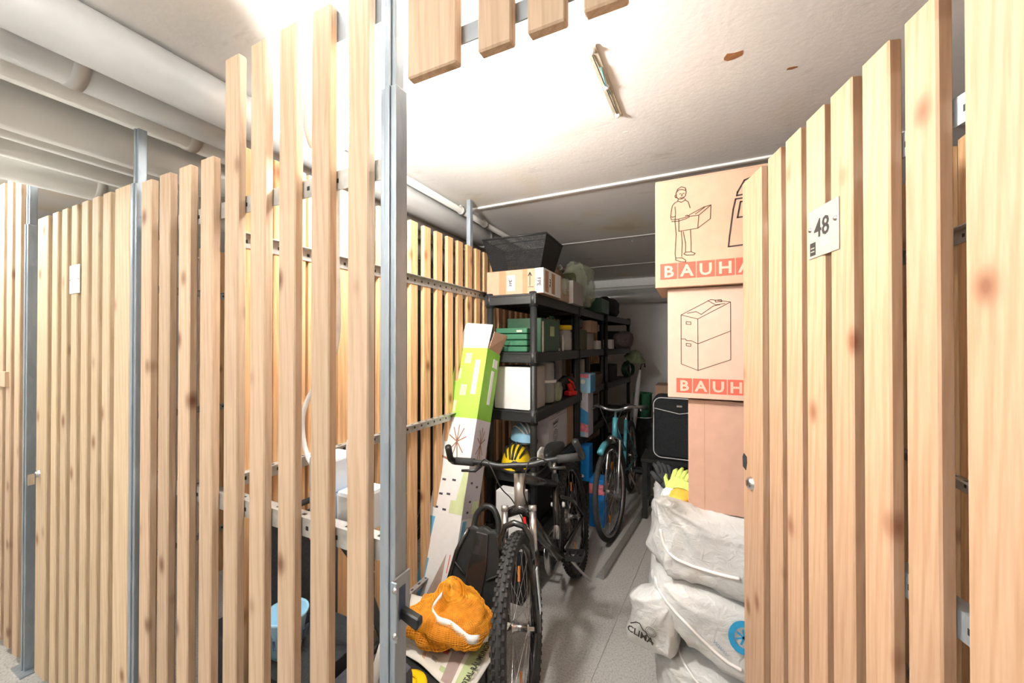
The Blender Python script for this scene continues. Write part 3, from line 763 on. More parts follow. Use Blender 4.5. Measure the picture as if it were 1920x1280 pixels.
MB().box(a+.0008, a+.0013, -b2+.025, -b2+.085, .01, h-.01).box(a+.0008, a+.0013, -b2+.14, -b2+.20, .01, h-.01).build('brown_tape', 'kraft_dark', t)
# wire basket
t = empty('wire_basket', (-.965, 2.20, Z1+.146), (0, 0, R(2)), label='black wire mesh basket standing on the taped parcel', cat='basket')
tw, tl, bw, bl, bh = .205, .165, .155, .125, .195
top = [(-tw, -tl), (tw, -tl), (tw, tl), (-tw, tl)]; bot = [(-bw, -bl), (bw, -bl), (bw, bl), (-bw, bl)]
MB().tube([(x, y, bh) for x, y in top], .006, 8, True).build('rim', 'mesh_black', t)
MB().tube([(x, y, .004) for x, y in bot], .004, 6, True).build('base_ring', 'mesh_black', t)
def wiremesh(c0, c1, c2, c3, nu, nv, r):
    mb = MB(); c0, c1, c2, c3 = map(Vector, (c0, c1, c2, c3))
    for i in range(nu+1):
        f = i/nu; mb.tube([c0.lerp(c1, f), c3.lerp(c2, f)], r, 3, cap=False)
    for i in range(nv+1):
        f = i/nv; mb.tube([c0.lerp(c3, f), c1.lerp(c2, f)], r, 3, cap=False)
    return mb
for k in range(4):
    k2 = (k+1) % 4
    o = wiremesh((*bot[k], .004), (*bot[k2], .004), (*top[k2], bh), (*top[k], bh), 46, 26, .0017).build('mesh_side', 'mesh_black', t)
wiremesh((*bot[0], .004), (*bot[1], .004), (*bot[2], .004), (*bot[3], .004), 36, 30, .0017).build('mesh_base', 'mesh_black', t)
MB().tube([(-tw, -tl*.25, bh), (tw, -tl*.25, bh)], .003, 6).build('cross_wire', 'mesh_black', t)
def bag(name, mat, c, dims, label, seed, e=(.6, .6), amp=.02, fr=9, peaks=(), parent=None, cat='bag', rz=0):
    o = blob(name, mat, dims, None, e[0], e[1], amp, fr, seed, 44, 26, crease_fn(peaks), (c[0], c[1], c[2]), (0, 0, rz))
    return tag(o, label, cat)
bag('paper_bag', 'brownbag', (-.93, 2.60, Z1+.15), (.07, .10, .15), 'crumpled brown bag on top of the shelves behind the basket', 11, (.7, .6), .03)
t, a, b2, h = carton('open_carton', -1.0, -.80, 2.42, 2.63, Z1, Z1+.085, 'kraft_pale', 'low pale carton wrapped in film on top of the shelves', None, False)
bag('plastic_film', 'film', (-.87, 2.52, Z1+.10), (.085, .10, .06), 'crumpled clear film over the low pale carton', 12, (.6, .6), .035, 14, cat='plastic film')
t, a, b2, h = carton('grey_carton', -1.03, -.78, 2.665, 2.935, Z1, Z1+.165, 'greybox', 'grey carton with a white edge on top of the shelves', None, True, 0, None)
MB().box(-a, a, -b2-.001, -b2, 0, h).build('white_side', 'whitebox', t)
bag('plastic_bag', 'film', (-.90, 3.20, Z1+.20), (.12, .18, .20), 'tall clear plastic bag on top of the middle shelves', 13, (.6, .6), .05, 8)
bag('stuffed_sack', 'olive', (-.93, 3.10, Z1+.145), (.09, .11, .145), 'dark olive stuffed sack inside the clear bag on the shelves', 14)
t, a, b2, h = carton('storage_crate', -1.10, -.76, 3.52, 3.86, Z1, Z1+.13, 'green_dark', 'dark green lidded crate on top of the middle shelves', None, True, 0, None)
bag('stuffed_sack', 'darkcloth', (-.90, 4.30, Z1+.11), (.14, .22, .11), 'black stuffed bag on top of the far shelves', 15)
# --- near unit, second tier
t = empty('folding_crate', (-1.005, 2.125, Z2), label='light green ribbed folding crate at the front of the second tier', cat='crate')
for k in range(4): MB().box(-.092, .118, -.055, .05, .002+.037*k, .034+.037*k).build('panel', 'green_crate', t, bevel=.004)
MB().box(.05, .085, -.0565, -.055, .120, .132).build('grip_hole', 'stampgrey', t)
box_ = carton('green_case', -1.08, -.845, 2.20, 2.55, Z2, Z2+.215, 'green_dark', 'dark green case with a small label beside the ribbed crate', None, False)[0]
MB().box(.1175, .1185, -.02, .06, .10, .165).build('label', 'papergreen', box_)
for s in (-1, 1): MB().box(.1175, .125, s*.16-.008, s*.16+.008, 0, .19 if s < 0 else .02).build('edge_strip', 'stampgrey', box_)
MB().tube([(.10, .02, .215), (.10, .02, .232), (.10, .09, .232), (.10, .09, .215)], .006, 8).build('handle', 'green_crate', box_)
t = carton('small_carton', -1.09, -.99, 2.58, 2.74, Z2, Z2+.20, 'kraft', 'small brown carton behind the dark green case', None, True)[0]
def jar(name, x, y, z, r, h, lidmat, label, fill='nuts', fillh=.8, lidh=.03):
    t = empty(name, (x, y, z), label=label, cat='jar')
    MB().lathe([(0, 0), (r*.95, 0), (r, .006), (r, h*.82), (r*.86, h*.9), (r*.86, h)], 24).build('glass', 'jar', t)
    if fill: MB().lathe([(0, .005), (r*.92, .006), (r*.93, h*fillh*.7), (r*.6, h*fillh*.82), (0, h*fillh*.84)], 20).build('contents', fill, t)
    MB().lathe([(r*.9, h*.94), (r*.98, h*.94), (r*.98, h*.94+lidh), (r*.9, h*.94+lidh+.004), (0, h*.94+lidh+.004)], 24).build('lid', lidmat, t)
    return t
jar('storage_jar', -.880, 2.75, Z2, .062, .165, 'yellow', 'clear jar of nuts with a yellow lid on the second tier')
t = empty('folded_sheet', (-.845, 2.62, Z2), (0, 0, R(8)), label='folded white paper leaning beside the yellow lidded jar', cat='paper')
MB().prism([(0, 0), (.05, 0), (.075, .065), (.01, .115)], 0, .004, Matrix.Rotation(R(90), 4, 'Z')).build('sheet', 'whitebox', t)
# --- near unit, third tier
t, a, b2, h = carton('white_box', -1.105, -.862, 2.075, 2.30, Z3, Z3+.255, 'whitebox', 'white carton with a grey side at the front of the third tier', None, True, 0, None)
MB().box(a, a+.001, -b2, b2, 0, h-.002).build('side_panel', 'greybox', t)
MB().box(-a-.055, -a-.003, -b2+.03, b2, 0, h-.01).build('folded_flap', 'lavender', t)
t = empty('plastic_canister', (-.905, 2.43, Z3), label='tall clear plastic canister beside the white carton', cat='canister')
MB().lathe([(0, 0), (.060, 0), (.066, .01), (.066, .13), (.070, .135), (.070, .150), (.060, .155), (.058, .26), (.055, .27), (0, .27)], 24).build('canister_wall', 'jar', t)
MB().lathe([(0, .003), (.058, .004), (.058, .045), (0, .05)], 20).build('contents', 'olive', t)
MB().lathe([(.066, .135), (.073, .135), (.073, .152), (.066, .152)], 24).build('rim_band', 'white', t)
bag('cling_wrap', 'film', (-.86, 2.54, Z3+.065), (.030, .05, .065), 'crumpled transparent wrap beside the clear canister', 21, cat='plastic film')
t = empty('cordless_drill', (-.865, 2.78, Z3), (0, 0, R(70)), label='red and black power tool lying on the third tier', cat='power tool')
MB().tube([(-.09, 0, .10), (-.03, 0, .125), (.05, 0, .12), (.09, 0, .10)], [.024, .032, .030, .020], 14).build('body', 'blackplastic', t)
MB().tube([(.02, 0, .11), (.045, 0, .06), (.06, 0, .02)], [.022, .020, .024], 12).build('grip', 'red', t)
MB().box(.0, .10, -.03, .03, 0, .035).build('battery', 'red', t, bevel=.008)
MB().tube([(-.09, 0, .10), (-.125, 0, .09)], [.016, .010], 12).build('chuck', 'blackplastic', t)
MB().tube([(-.02, -.03, .13), (.03, -.035, .10), (.06, -.03, .05)], .007, 8).build('trim_line', 'red', t)
carton('blue_box', -1.09, -.99, 2.60, 2.88, Z3, Z3+.28, 'navy', 'dark blue box standing behind the red power tool', None, False)
# --- near unit, fourth tier
t, a, b2, h = carton('hub_box', -1.12, -.845, 2.33, 2.72, Z4, Z4+.305, 'lavender', 'pale carton with printed round drawings on the fourth tier', None, True, 0, None)
Mr = Matrix.Translation((a, -b2, 0)) @ Matrix.Rotation(R(90), 4, 'Z')
mb = MB()
for rr in (.050, .034, .018): mb.ribbon([(.13+rr*math.cos(k*.35), .135+rr*math.sin(k*.35)*.75) for k in range(19)], .004, Mr)
mb.ribbon([(.07, .225), (.19, .235), (.16, .195), (.10, .19), (.07, .225)], .004, Mr); mb.ribbon([(.09, .215), (.17, .22)], .012, Mr)
mb.ribbon([(.0, .255), (.39, .255)], .002, Mr); mb.build('printed_drawing', 'slate', t)
for k in range(3): MB().ribbon([(.14, .275+.009*k), (.22+.02*(k % 2), .275+.009*k)], .003, Mr).build('small_print', 'slate', t)
carton('brown_carton', -1.09, -.845, 2.735, 2.885, Z4, Z4+.30, 'kraft_dark', 'brown carton next to the pale printed carton on the fourth tier')
def helmet(x, y, z, rz, c1, c2, label, s=1.0, tilt=0):
    t = empty('bicycle_helmet', (x, y, z), (tilt, 0, rz), label=label, cat='helmet', group='helmets on the shelf')
    def shell(r0, r1, z0, z1, nm, mt, n=28):
        mb = MB(); vs_ = []; fs = []; nv = 10
        for i in range(nv+1):
            f = i/nv; an = f*math.pi/2
            for j in range(n):
                tt = 2*math.pi*j/n
                vs_.append((r0*s*math.cos(an)*math.cos(tt), r1*s*math.cos(an)*math.sin(tt), z0+(z1-z0)*s*math.sin(an)))
        for i in range(nv):
            for j in range(n):
                j2 = (j+1) % n; fs.append((i*n+j, i*n+j2, (i+1)*n+j2, (i+1)*n+j))
        mb.add(vs_, fs, True); return mb.build(nm, mt, t)
    shell(.098, .135, .0, .145, 'shell', c1)
    for k in range(-2, 3):
        pts = [(k*.034*s*math.cos(q), .132*s*math.sin(q)*(1-.08*abs(k)), (.02+.132*s*math.cos(q)*(1-.06*k*k))) for q in [R(d) for d in range(-65, 66, 13)]]
        MB().tube(pts, .0075*s, 6).build('vent', c2, t)
    MB().tube([(.099*s*math.cos(q), .136*s*math.sin(q), .004) for q in [R(d) for d in range(0, 360, 18)]], .008, 6, True).build('edge_trim', 'blackplastic', t)
    MB().tube(smooth_path([Vector((.09*s, .03, 0)), Vector((.07*s, -.02, -.0)), Vector((.0, -.05, .002)), Vector((-.07*s, -.02, .0)), Vector((-.09*s, .03, 0))]), .004, 6).build('chin_strap', 'darkcloth', t)
    return t
hy = atY(966, 880, 2.10)
helmet(hy.x, 2.115, Z4+.005, R(12), 'yellow', 'blackplastic', 'yellow and black bicycle helmet on the shelf behind the handlebar', .92)
helmet(hy.x-.0, 2.225, Z4+.135, R(50), 'skyblue', 'white', 'blue patterned bicycle helmet behind the yellow one', .80)
bag('rag', 'whitebox', (-.845, 2.22, Z4+.05), (.035, .06, .05), 'crumpled white cloth next to the yellow helmet', 31, cat='cloth')
# fifth tier and floor under the near unit
carton('floor_box', -1.11, -.87, 2.10, 2.45, Z5, Z5+.24, 'darkcloth', 'black fabric box on the lowest tier behind the black bicycle', None, False)
carton('paper_stack', -1.02, -.86, 1.93, 2.02, .30, .62, 'whitebox', 'white paper package standing behind the front fork', None, False)
MB().box(-1.02, -.86, 1.935, 2.015, 0, .2995).build('support_block', 'darkcloth')
tag(bpy.data.objects['support_block'], 'dark block under the white paper package behind the fork', 'block')
# --- middle unit
t = carton('tackle_case', -1.08, -.83, 3.02, 3.25, Z2, Z2+.17, 'olive', 'olive case on the second tier of the middle shelves', None, False)[0]
MB().box(-.06, .06, -.1275, -.125, .09, .13).build('clasp', 'blackplastic', t)
carton('grey_tin', -1.06, -.83, 3.26, 3.50, Z2, Z2+.15, 'greybox', 'grey box next to the olive case on the middle shelves', None, False)
carton('small_carton', -1.04, -.80, 3.27, 3.52, Z2+.151, Z2+.255, 'kraft', 'brown carton standing on the grey box in the middle shelves')
bag('camera_bag', 'blackplastic', (-.93, 3.12, Z2+.22), (.09, .09, .048), 'black pouch lying on the olive case', 32, (.4, .5), .01)
carton('blue_packet', -.90, -.835, 3.025, 3.05, Z2+.1705, Z2+.27, 'skyblue', 'thin blue and white packet on the olive case', None, False)
carton('white_case', -.93, -.82, 3.62, 3.76, Z2, Z2+.085, 'whitebox', 'small white box near the far end of the middle second tier', None, False)
t, a, b2, h = carton('picture_box', -.90, -.745, 3.02, 3.20, Z3, Z3+.155, 'skyblue', 'small box with a bright blue and orange picture on the middle shelves', None, False)
for side in (0,):
    MB().prism([(-a, 0), (-a+.085, 0), (-a+.06, .06), (-a+.03, .12), (-a, .15)], -b2-.0008, -b2).build('orange_print', 'orangeplastic', t)
    MB().prism([(a-.09, .12), (a-.01, .12), (a-.01, .15), (a-.09, .15)], -b2-.0009, -b2).build('violet_print', 'pinkish', t)
    MB().prism([(a-.06+.02*math.cos(k*.7), .09+.02*math.sin(k*.7)) for k in range(9)], -b2-.0010, -b2).build('round_print', 'white', t)
    MB().prism([(a, -.0)]+[(a+.0008, 0), (a+.0008, .14), (a, .14)], -b2+.005, b2-.005).build('side_print', 'blueprint', t)
for k, (y, z, mt, lb) in enumerate(((3.00, .285, 'white', 'white carton standing behind the picture box'), (3.10, .27, 'greybox', 'grey upright box beside the white carton on the middle third tier'))):
    carton('upright_box', -1.12+.0, -1.0+.0, y, y+.08, Z3, Z3+z, mt, lb, None, False)
t = empty('storage_basket', (-.865, 3.53, Z3), label='brown woven basket on the third tier of the middle shelves', cat='basket')
MB().lathe([(.0, 0), (.13, 0), (.155, .13), (.160, .14), (.150, .14), (.125, .012), (0, .012)], 28, Matrix.Diagonal((.75, 1.9, 1, 1)) @ Matrix.Scale(.85, 4)).build('woven_wall', 'wicker', t)
for z in (.03, .055, .08, .105): MB().tube([((.112+.14*z)*.66*math.cos(q)*1.02, (.112+.14*z)*1.66*math.sin(q)*1.0, z) for q in [R(d) for d in range(0, 360, 12)]], .006, 5, True).build('weave_band', 'wicker', t)
carton('tall_box', -.98, -.90, 3.36, 3.44, Z3+.013, Z3+.26, 'white', 'white leaflet box standing in the woven basket', None, False)
carton('tall_box', -1.0, -.90, 3.50, 3.60, Z3+.013, Z3+.30, 'slate', 'slate grey box standing in the woven basket', None, False)
t, a, b2, h = carton('shoe_box', -.90, -.765, 3.03, 3.20, Z4, Z4+.395, 'lavender', 'tall pale box with a blue and pink picture on the middle fourth tier', None, False)
MB().prism([(-a, .07), (a, .07), (a, .20), (-a*.2, .25), (-a, .24)], -b2-.0008, -b2).build('blue_print', 'blueprint', t)
MB().prism([(-a, .05), (a, .04), (a, .10), (-a, .13)], -b2-.0010, -b2).build('pink_print', 'pinkish', t)
MB().prism([(-a+.01, .27), (-a+.04, .265), (-a+.055, .33), (-a+.04, .37), (-a+.012, .335)], -b2-.0012, -b2).build('dark_print', 'slate', t)
MB().box(-a+.004, a-.03, -b2-.0013, -b2, .01, .04).build('blue_strip', 'skyblue', t)
carton('dark_crate', -1.09, -.86, 3.22, 3.80, Z4, Z4+.26, 'slate', 'dark grey crate on the fourth tier of the middle shelves', None, False)
t = carton('blue_box', -.90, -.755, 3.02, 3.145, Z5, Z5+.285, 'blue', 'bright blue box on the lowest tier of the middle shelves', None, False)[0]
MB().box(-.01, .03, -.0635, -.0625, .03, .05).build('sticker', 'white', t)
carton('toy_box', -.755, -.635, 3.02, 3.16, 0, .38, 'blue', 'blue and pink toy box on the floor beside the teal bicycle', None, False)
MB().box(-.0605, .0605, -.0715, .0715, .26, .34).build('pink_band', 'pinkish', bpy.data.objects['toy_box'])
# --- far unit
bag('folded_jacket', 'mauve', (-.69, 4.25, Z2+.09), (.10, .16, .09), 'dark mauve cloth bundle on the far shelves', 41, cat='cloth')
carton('white_case', -.86, -.76, 4.0, 4.12, Z2, Z2+.10, 'white', 'small white box on the far shelves', None, False)
carton('dark_crate', -1.0, -.76, 4.40, 4.66, Z2, Z2+.20, 'slate', 'dark crate on the second tier of the far shelves', None, False)
carton('dark_crate', -1.0, -.76, 4.05, 4.30, Z3, Z3+.18, 'darkcloth', 'black fabric crate on the third tier of the far shelves', None, False)
t = empty('hose_coil', (-.68, 4.60, Z3+.10), (R(90), 0, R(60)), label='coiled dark green hose on the far shelves', cat='hose')
mb = MB(); mb.tube([((.09-.002*(k//12))*math.cos(k*R(30)), (.09-.002*(k//12))*math.sin(k*R(30)), .006*(k/12)-.03) for k in range(120)], .008, 6); mb.build('coil', 'green_dark', t)
t = empty('sun_hat', (-.60, 4.50, Z3+.235), (R(18), R(16), 0), label='faded green hat hanging at the corner of the far shelves', cat='hat')
MB().lathe([(.115, -.012), (.12, -.006), (.07, .01), (.062, .06), (.04, .078), (0, .082)], 24).build('crown', 'greenhat', t)
MB().lathe([(.0655, .014), (.0665, .03)], 24).build('band', 'olive', t)
t = empty('folded_umbrella', (-.62, 4.35, .0), (R(2), R(4), 0), label='grey folded umbrella leaning at the far shelves', cat='umbrella')
MB().tube([(0, 0, .45), (.0, 0, .75), (.01, 0, 1.05), (.02, 0, 1.18)], [.006, .028, .022, .008], 10).build('canopy', 'greybox', t)
MB().tube([(0, 0, .0), (0, 0, .45)], .006, 8).build('shaft', 'steel', t); MB().tube([(.02, 0, 1.18), (.03, 0, 1.24), (.06, 0, 1.25), (.065, 0, 1.21)], .008, 8).build('handle', 'blackplastic', t)
# ================================================================== bicycles
def wheel(root, M, Rr, knobs, tyremat, rimmat, name, refl=True, tr=.027):
    MX = M @ Matrix.Rotation(R(90), 4, 'X')
    tb = MB(); n = 56; rc = Rr-tr
    prof = [(rc+tr*math.cos(k*math.pi/5), tr*math.sin(k*math.pi/5)*.95) for k in range(10)]
    tb.lathe(prof, n, MX, True)
    if knobs:
        for k in range(72):
            an = 2*math.pi*k/72
            for row, zz in enumerate((-.020, -.009, .009, .020)):
                a2 = an+(math.pi/72 if row % 2 else 0); rr = Rr-(.006 if abs(zz) > .015 else .0005)
                K = MX @ Matrix.Rotation(a2, 4, 'Z') @ Matrix.Translation((rr, 0, zz))
                tb.box(-.004, .0035, -.0065, .0065, -.0045, .0045, K)
    w_ = tb.build(name, tyremat, root)
    ri = rc-tr*.8
    MB().lathe([(ri-.016, -.010), (ri, -.012), (ri+.004, -.011), (ri+.004, .011), (ri, .012), (ri-.016, .010)], 56, MX, True).build('rim', rimmat, w_)
    MB().lathe([(.0, -.055), (.008, -.055), (.009, -.036), (.022, -.034), (.022, -.030), (.014, -.026), (.014, .026), (.022, .030), (.022, .034), (.009, .036), (.008, .055), (0, .055)], 18, MX).build('hub', 'steel', w_)
    sp = MB()
    for k in range(32):
        a1 = 2*math.pi*k/32; a0_ = a1+(.55 if (k//2) % 2 else -.55); zz = .031 if k % 2 else -.031
        sp.tube([MX @ Vector((.020*math.cos(a0_), .020*math.sin(a0_), zz)), MX @ Vector(((ri-.012)*math.cos(a1), (ri-.012)*math.sin(a1), 0))], .0011, 4, cap=False)
    sp.build('spokes', 'steel', w_)
    if refl:
        for an in (.5, 3.3):
            MB().box(-.028, .028, -.007, .007, .006, .014).build('reflector', 'reflector', w_, M=MX @ Matrix.Rotation(an, 4, 'Z') @ Matrix.Translation((0, ri*.62, 0)) @ Matrix.Rotation(R(90), 4, 'Z'))
    return w_
def bicycle(label, loc, rz, lean, steer, kind):
    mtb = kind == 'mtb'
    root = empty('bicycle', loc, (lean, 0, rz), label=label, cat='bicycle', group='bicycles by the shelves')
    Rr = .340 if mtb else .345; tr = .027 if mtb else .02
    fm = 'frame_black' if mtb else 'teal'
    ra, fa = Vector((0, 0, Rr)), Vector((1.04, 0, Rr))
    bb = Vector((.43, 0, .305))
    wheel(root, Matrix.Translation(ra), Rr, mtb, 'rubber', 'frame_black' if mtb else 'steel', 'rear_wheel', True, tr)
    hb, ht = (Vector((.868, 0, .735)), Vector((.822, 0, .872))) if mtb else (Vector((.868, 0, .72)), Vector((.822, 0, .86)))
    ax = (ht-hb).normalized()
    S = Matrix.Translation(hb) @ Matrix.Rotation(steer, 4, ax) @ Matrix.Translation(-hb)
    sv = lambda p: S @ Vector(p)
    wheel(root, S @ Matrix.Translation(fa), Rr, mtb, 'rubber', 'frame_black' if mtb else 'steel', 'front_wheel', True, tr)
    st_ = Vector((.285, 0, .70))
    # frame
    f = MB()
    if mtb:
        f.tube([bb, bb.lerp(hb, .5)+Vector((0, 0, -.012)), hb+ax*.03], [.027, .029, .025], 14); f.tube([st_-Vector((0, 0, .06)), ht-ax*.02], [.019, .023], 12)
        f.tube([bb, st_], [.022, .019], 12)
        for s in (-1, 1):
            f.tube([bb+Vector((-.03, s*.03, .02)), Vector((.16, s*.050, .33)), ra+Vector((0, s*.062, 0))], [.014, .013, .011], 8)
            f.tube([st_+Vector((.03, s*.022, -.12)), Vector((.15, s*.050, .50)), ra+Vector((0, s*.062, .0))], [.012, .011, .010], 8)
    else:
        f.tube([bb, hb+ax*.01], .017, 12); f.tube([bb+(st_-bb)*.45, hb+ax*.09], .014, 12); f.tube([bb, st_+(st_-bb)*.12], .016, 12)
        for s in (-1, 1):
            f.tube([bb, ra+Vector((0, s*.06, 0))], .010, 8); f.tube([st_, ra+Vector((0, s*.06, 0))], .008, 8)
    fo = f.build('frame', fm, root)
    h_ = MB(); h_.tube([hb, ht], .025 if mtb else .021, 16); h_.build('head_tube', 'alu' if mtb else 'teal', fo)
    if mtb:
        MB().tube([bb+Vector((.0, 0, .09)), Vector((.30, 0, .53))], [.018, .018], 12).build('shock', 'steel', fo)
        for s in (-1, 1): MB().lathe([(0, .012), (.012, .012), (.016, .0)], 14, Matrix.Translation((.30, s*.028, .53)) @ Matrix.Rotation(R(-90*s), 4, 'X')).build('pivot_cap', 'white', fo)
    # fork
    fk = MB()
    cr = hb-ax*.012
    if mtb:
        fk.tube([sv(cr+Vector((0, s*.062, -.01))) if s else sv(cr+Vector((0, 0, .012))) for s in (-1, 0, 1)], [.020, .024, .020], 12)
        for s in (-1, 1):
            a_ = fa+Vector((0, s*.062, 0)); top_ = cr+Vector((.028, s*.062, -.01)); mid_ = top_.lerp(a_, .34)
            fk.tube([sv(a_+Vector((-.012, 0, -.02))), sv(a_.lerp(mid_, .6)), sv(mid_)], [.015, .021, .021], 12)
        brace = [(fa.lerp(cr+Vector((.028, 0, -.01)), .66)+Vector((.045, .064*c_, .0 + .135*s_))) for c_, s_ in ((-1, 0), (-1.0, .55), (-.62, .92), (0, 1.02), (.62, .92), (1.0, .55), (1, 0))]
        fk.tube([sv(p) for p in brace], .0125, 10)
    else:
        for s in (-1, 1):
            fk.tube([sv(cr), sv(cr+Vector((.005, s*.045, -.015))), sv(cr.lerp(fa, .6)+Vector((-.01, s*.048, 0))), sv(fa+Vector((0, s*.052, 0)))], [.014, .013, .010, .008], 10)
    fko = fk.build('fork', 'frame_black' if mtb else 'steel', root)
    if mtb:
        for s in (-1, 1):
            a_ = fa+Vector((0, s*.062, 0)); top_ = cr+Vector((.028, s*.062, .012))
            MB().tube([sv(top_), sv(top_.lerp(a_, .42))], .0155, 14).build('stanchion', 'steel', fko)
            MB().tube([sv(top_+ax*.0), sv(top_+ax*.022)], .017, 12).build('cap', 'alu', fko)
        MB().box(-.001, .001, -.028, .018, -.018, .018, S @ Matrix.Translation(cr+Vector((.050, -.004, -.03)))).build('sticker', 'white', fko)
        MB().box(-.001, .001, .022, .034, -.045, .025, S @ Matrix.Translation(cr+Vector((.052, 0, -.03)))).build('red_sticker', 'red', fko)
        MB().box(-.012, .012, .080, .083, -.12, .05, S @ Matrix.Translation(fa+Vector((-.02, 0, .17)))).build('leg_lettering', 'plasticwhite', fko)
    else:
        mb = MB(); mb.tube([sv(fa+Vector(((Rr+.022)*math.cos(q), 0, (Rr+.022)*math.sin(q)))) for q in [R(d) for d in range(84, 175, 12)]], .024, 8); mb.build('mudguard', 'blackplastic', fko)
        mb = MB(); mb.tube([sv(fa+Vector(((Rr+.026)*math.cos(q), 0, (Rr+.026)*math.sin(q)))) for q in [R(d) for d in range(62, 90, 7)]], .024, 8); mb.build('mudguard_tip', 'teal', fko)
        MB().lathe([(0, .03), (.022, .028), (.030, .0), (.022, -.03), (0, -.035)], 18, S @ Matrix.Translation(hb+Vector((.085, 0, -.0))) @ Matrix.Rotation(R(90), 4, 'Y')).build('headlamp', 'steel', fko)
        MB().tube([sv(hb+Vector((.02, 0, 0))), sv(hb+Vector((.07, 0, .0)))], .006, 8).build('lamp_bracket', 'steel', fko)
    # stem and bar
    if mtb:
        c0 = ht+ax*.025; c1 = c0+Vector((.085, 0, .035))
        MB().tube([sv(ht), sv(c0), sv(c0.lerp(c1, .3)), sv(c1)], [.021, .021, .017, .019], 12).build('stem', 'blackplastic', root)
        hw = .285
        bar = [(-hw, -.03, .020), (-.15, -.005, .014), (-.07, 0, .0), (0, .0, 0), (.07, 0, .0), (.15, -.005, .014), (hw, -.03, .020)]
    else:
        c0 = ht+ax*.07; c1 = c0+Vector((.05, 0, .0))
        MB().tube([sv(ht), sv(c0), sv(c1)], [.012, .012, .012], 12).build('stem', 'steel', root)
        hw = .27
        hw = .215; bar = [(-hw, -.17, .0), (-.19, -.09, .015), (-.12, -.01, .025), (-.05, 0, .004), (0, 0, 0), (.05, 0, .004), (.12, -.01, .025), (.19, -.09, .015), (hw, -.17, .0)]
    P = [Vector((c1.x+b2, a_, c1.z+z_)) for a_, b2, z_ in bar]
    ho = MB().tube([sv(p) for p in smooth_path(P, 4)], .0125, 12).build('handlebar', 'blackplastic' if mtb else 'steel', root)
    for s in (0, -1):
        e0, e1 = (P[0], P[1]) if s == 0 else (P[-1], P[-2])
        MB().tube([sv(e0), sv(e0.lerp(e1, .72 if mtb else .9))], .0175, 12).build('grip', 'gripgrey', ho)
        if mtb:
            sd = -1 if s == 0 else 1
            MB().tube([sv(e0+Vector((0, sd*.006, 0))), sv(e0+Vector((.035, sd*.008, .020))), sv(e0+Vector((.085, -sd*.008, .085)))], [.017, .014, .0145], 10).build('bar_end', 'blackplastic', ho)
        inn = e0.lerp(e1, .95)
        MB().tube([sv(inn+Vector((.01, 0, -.01))), sv(inn+Vector((.05, (1 if s == 0 else -1)*-.01, -.02))), sv(inn.lerp(e0, .55)+Vector((.065, 0, -.02)))], [.012, .008, .006], 8).build('brake_lever', 'blackplastic' if mtb else 'steel', ho)
        mid = inn.lerp(Vector((c1.x, 0, c1.z)), .4)
        MB().tube([sv(p) for p in smooth_path([inn+Vector((.01, 0, -.005)), mid+Vector((.09, 0, .04)), Vector((c1.x+.07, (.05 if s else -.05), c1.z-.07)), hb+Vector((.0, (.03 if s else -.03), .03)), bb.lerp(hb, .6)+Vector((0, (.03 if s else -.03), .02))])], .0026, 6).build('brake_cable', 'rubber', ho)
    # seat
    sd_ = (st_-bb).normalized(); top_ = st_+sd_*(.10 if mtb else .12)
    MB().tube([st_-sd_*.02, top_], .0135, 12).build('seat_post', 'steel', root)
    def sf(q, p):
        k = (p.x+1)/2                                  # 0 rear .. 1 nose
        return Vector((q.x, q.y*(1-.68*k), q.z+.012*(1-k)**2))
    blob('saddle', 'blackplastic', (.135, .075, .026), root, .7, .75, .0, 5, 0, 30, 14, sf, tuple(top_+Vector((.01, 0, .035))))
    # drive train
    cs = MB(); cs.lathe([(.0, .0), (.09, 0), (.093, .003), (.09, .005), (0, .005)], 30, Matrix.Translation(bb+Vector((0, -.048, 0))) @ Matrix.Rotation(R(90), 4, 'X')); co = cs.build('crankset', 'steel', root)
    for s, an in ((-1, R(-150)), (1, R(30))):
        tip = bb+Vector((.172*math.cos(an), s*.082, .172*math.sin(an)))
        MB().tube([bb+Vector((0, s*.065, 0)), tip], [.014, .011], 8).build('crank_arm', 'frame_black' if mtb else 'steel', co)
        pd = MB(); K = Matrix.Translation(tip+Vector((0, s*.055, 0)))
        for xx in (-.038, .032): pd.box(xx, xx+.007, -.042, .042, -.012, .012, K)
        for yy in (-.042, .0, .036): pd.box(-.036, .036, yy, yy+.007, -.009, .009, K)
        pdo = pd.build('pedal', 'blackplastic', co)
    ch = MB(); ch.tube([bb+Vector((.0, -.05, .088)), ra+Vector((0, -.05, .040))], .0045, 6); ch.tube([bb+Vector((.0, -.05, -.088)), ra+Vector((0.0, -.05, -.10))], .0045, 6); ch.build('chain', 'rubber', root)
    MB().lathe([(.02, .03), (.050, .028), (.045, .012), (.028, .0), (.02, 0)], 24, Matrix.Translation(ra+Vector((0, -.052, 0))) @ Matrix.Rotation(R(90), 4, 'X') @ Matrix.Translation((0, 0, -.02))).build('cassette', 'steel', root)
    MB().box(.395, .425, .018, .042, .295, .315, Matrix.Identity(4)).build('stand_mount', 'frame_black', root)
    MB().tube([Vector((.40, .035, .30)), Vector((.30, .075, .16)), Vector((.20, .10, .05))], .008, 8).build('kickstand', 'alu', root)
    return root
FW, RW = Vector((-.570, 1.375, 0)), Vector((-.655, 2.412, 0))
dv = FW-RW
bicycle('black mountain bicycle with bar ends leaning towards the near shelves', RW, math.atan2(dv.y, dv.x), R(8.5), R(8), 'mtb')
RW2, FW2 = Vector((-.560, 3.94, 0)), Vector((-.550, 2.90, 0)); dv = FW2-RW2
bicycle('teal city bicycle with a chrome handlebar beside the middle shelves', RW2, math.atan2(dv.y, dv.x), R(1), R(-8), 'city')

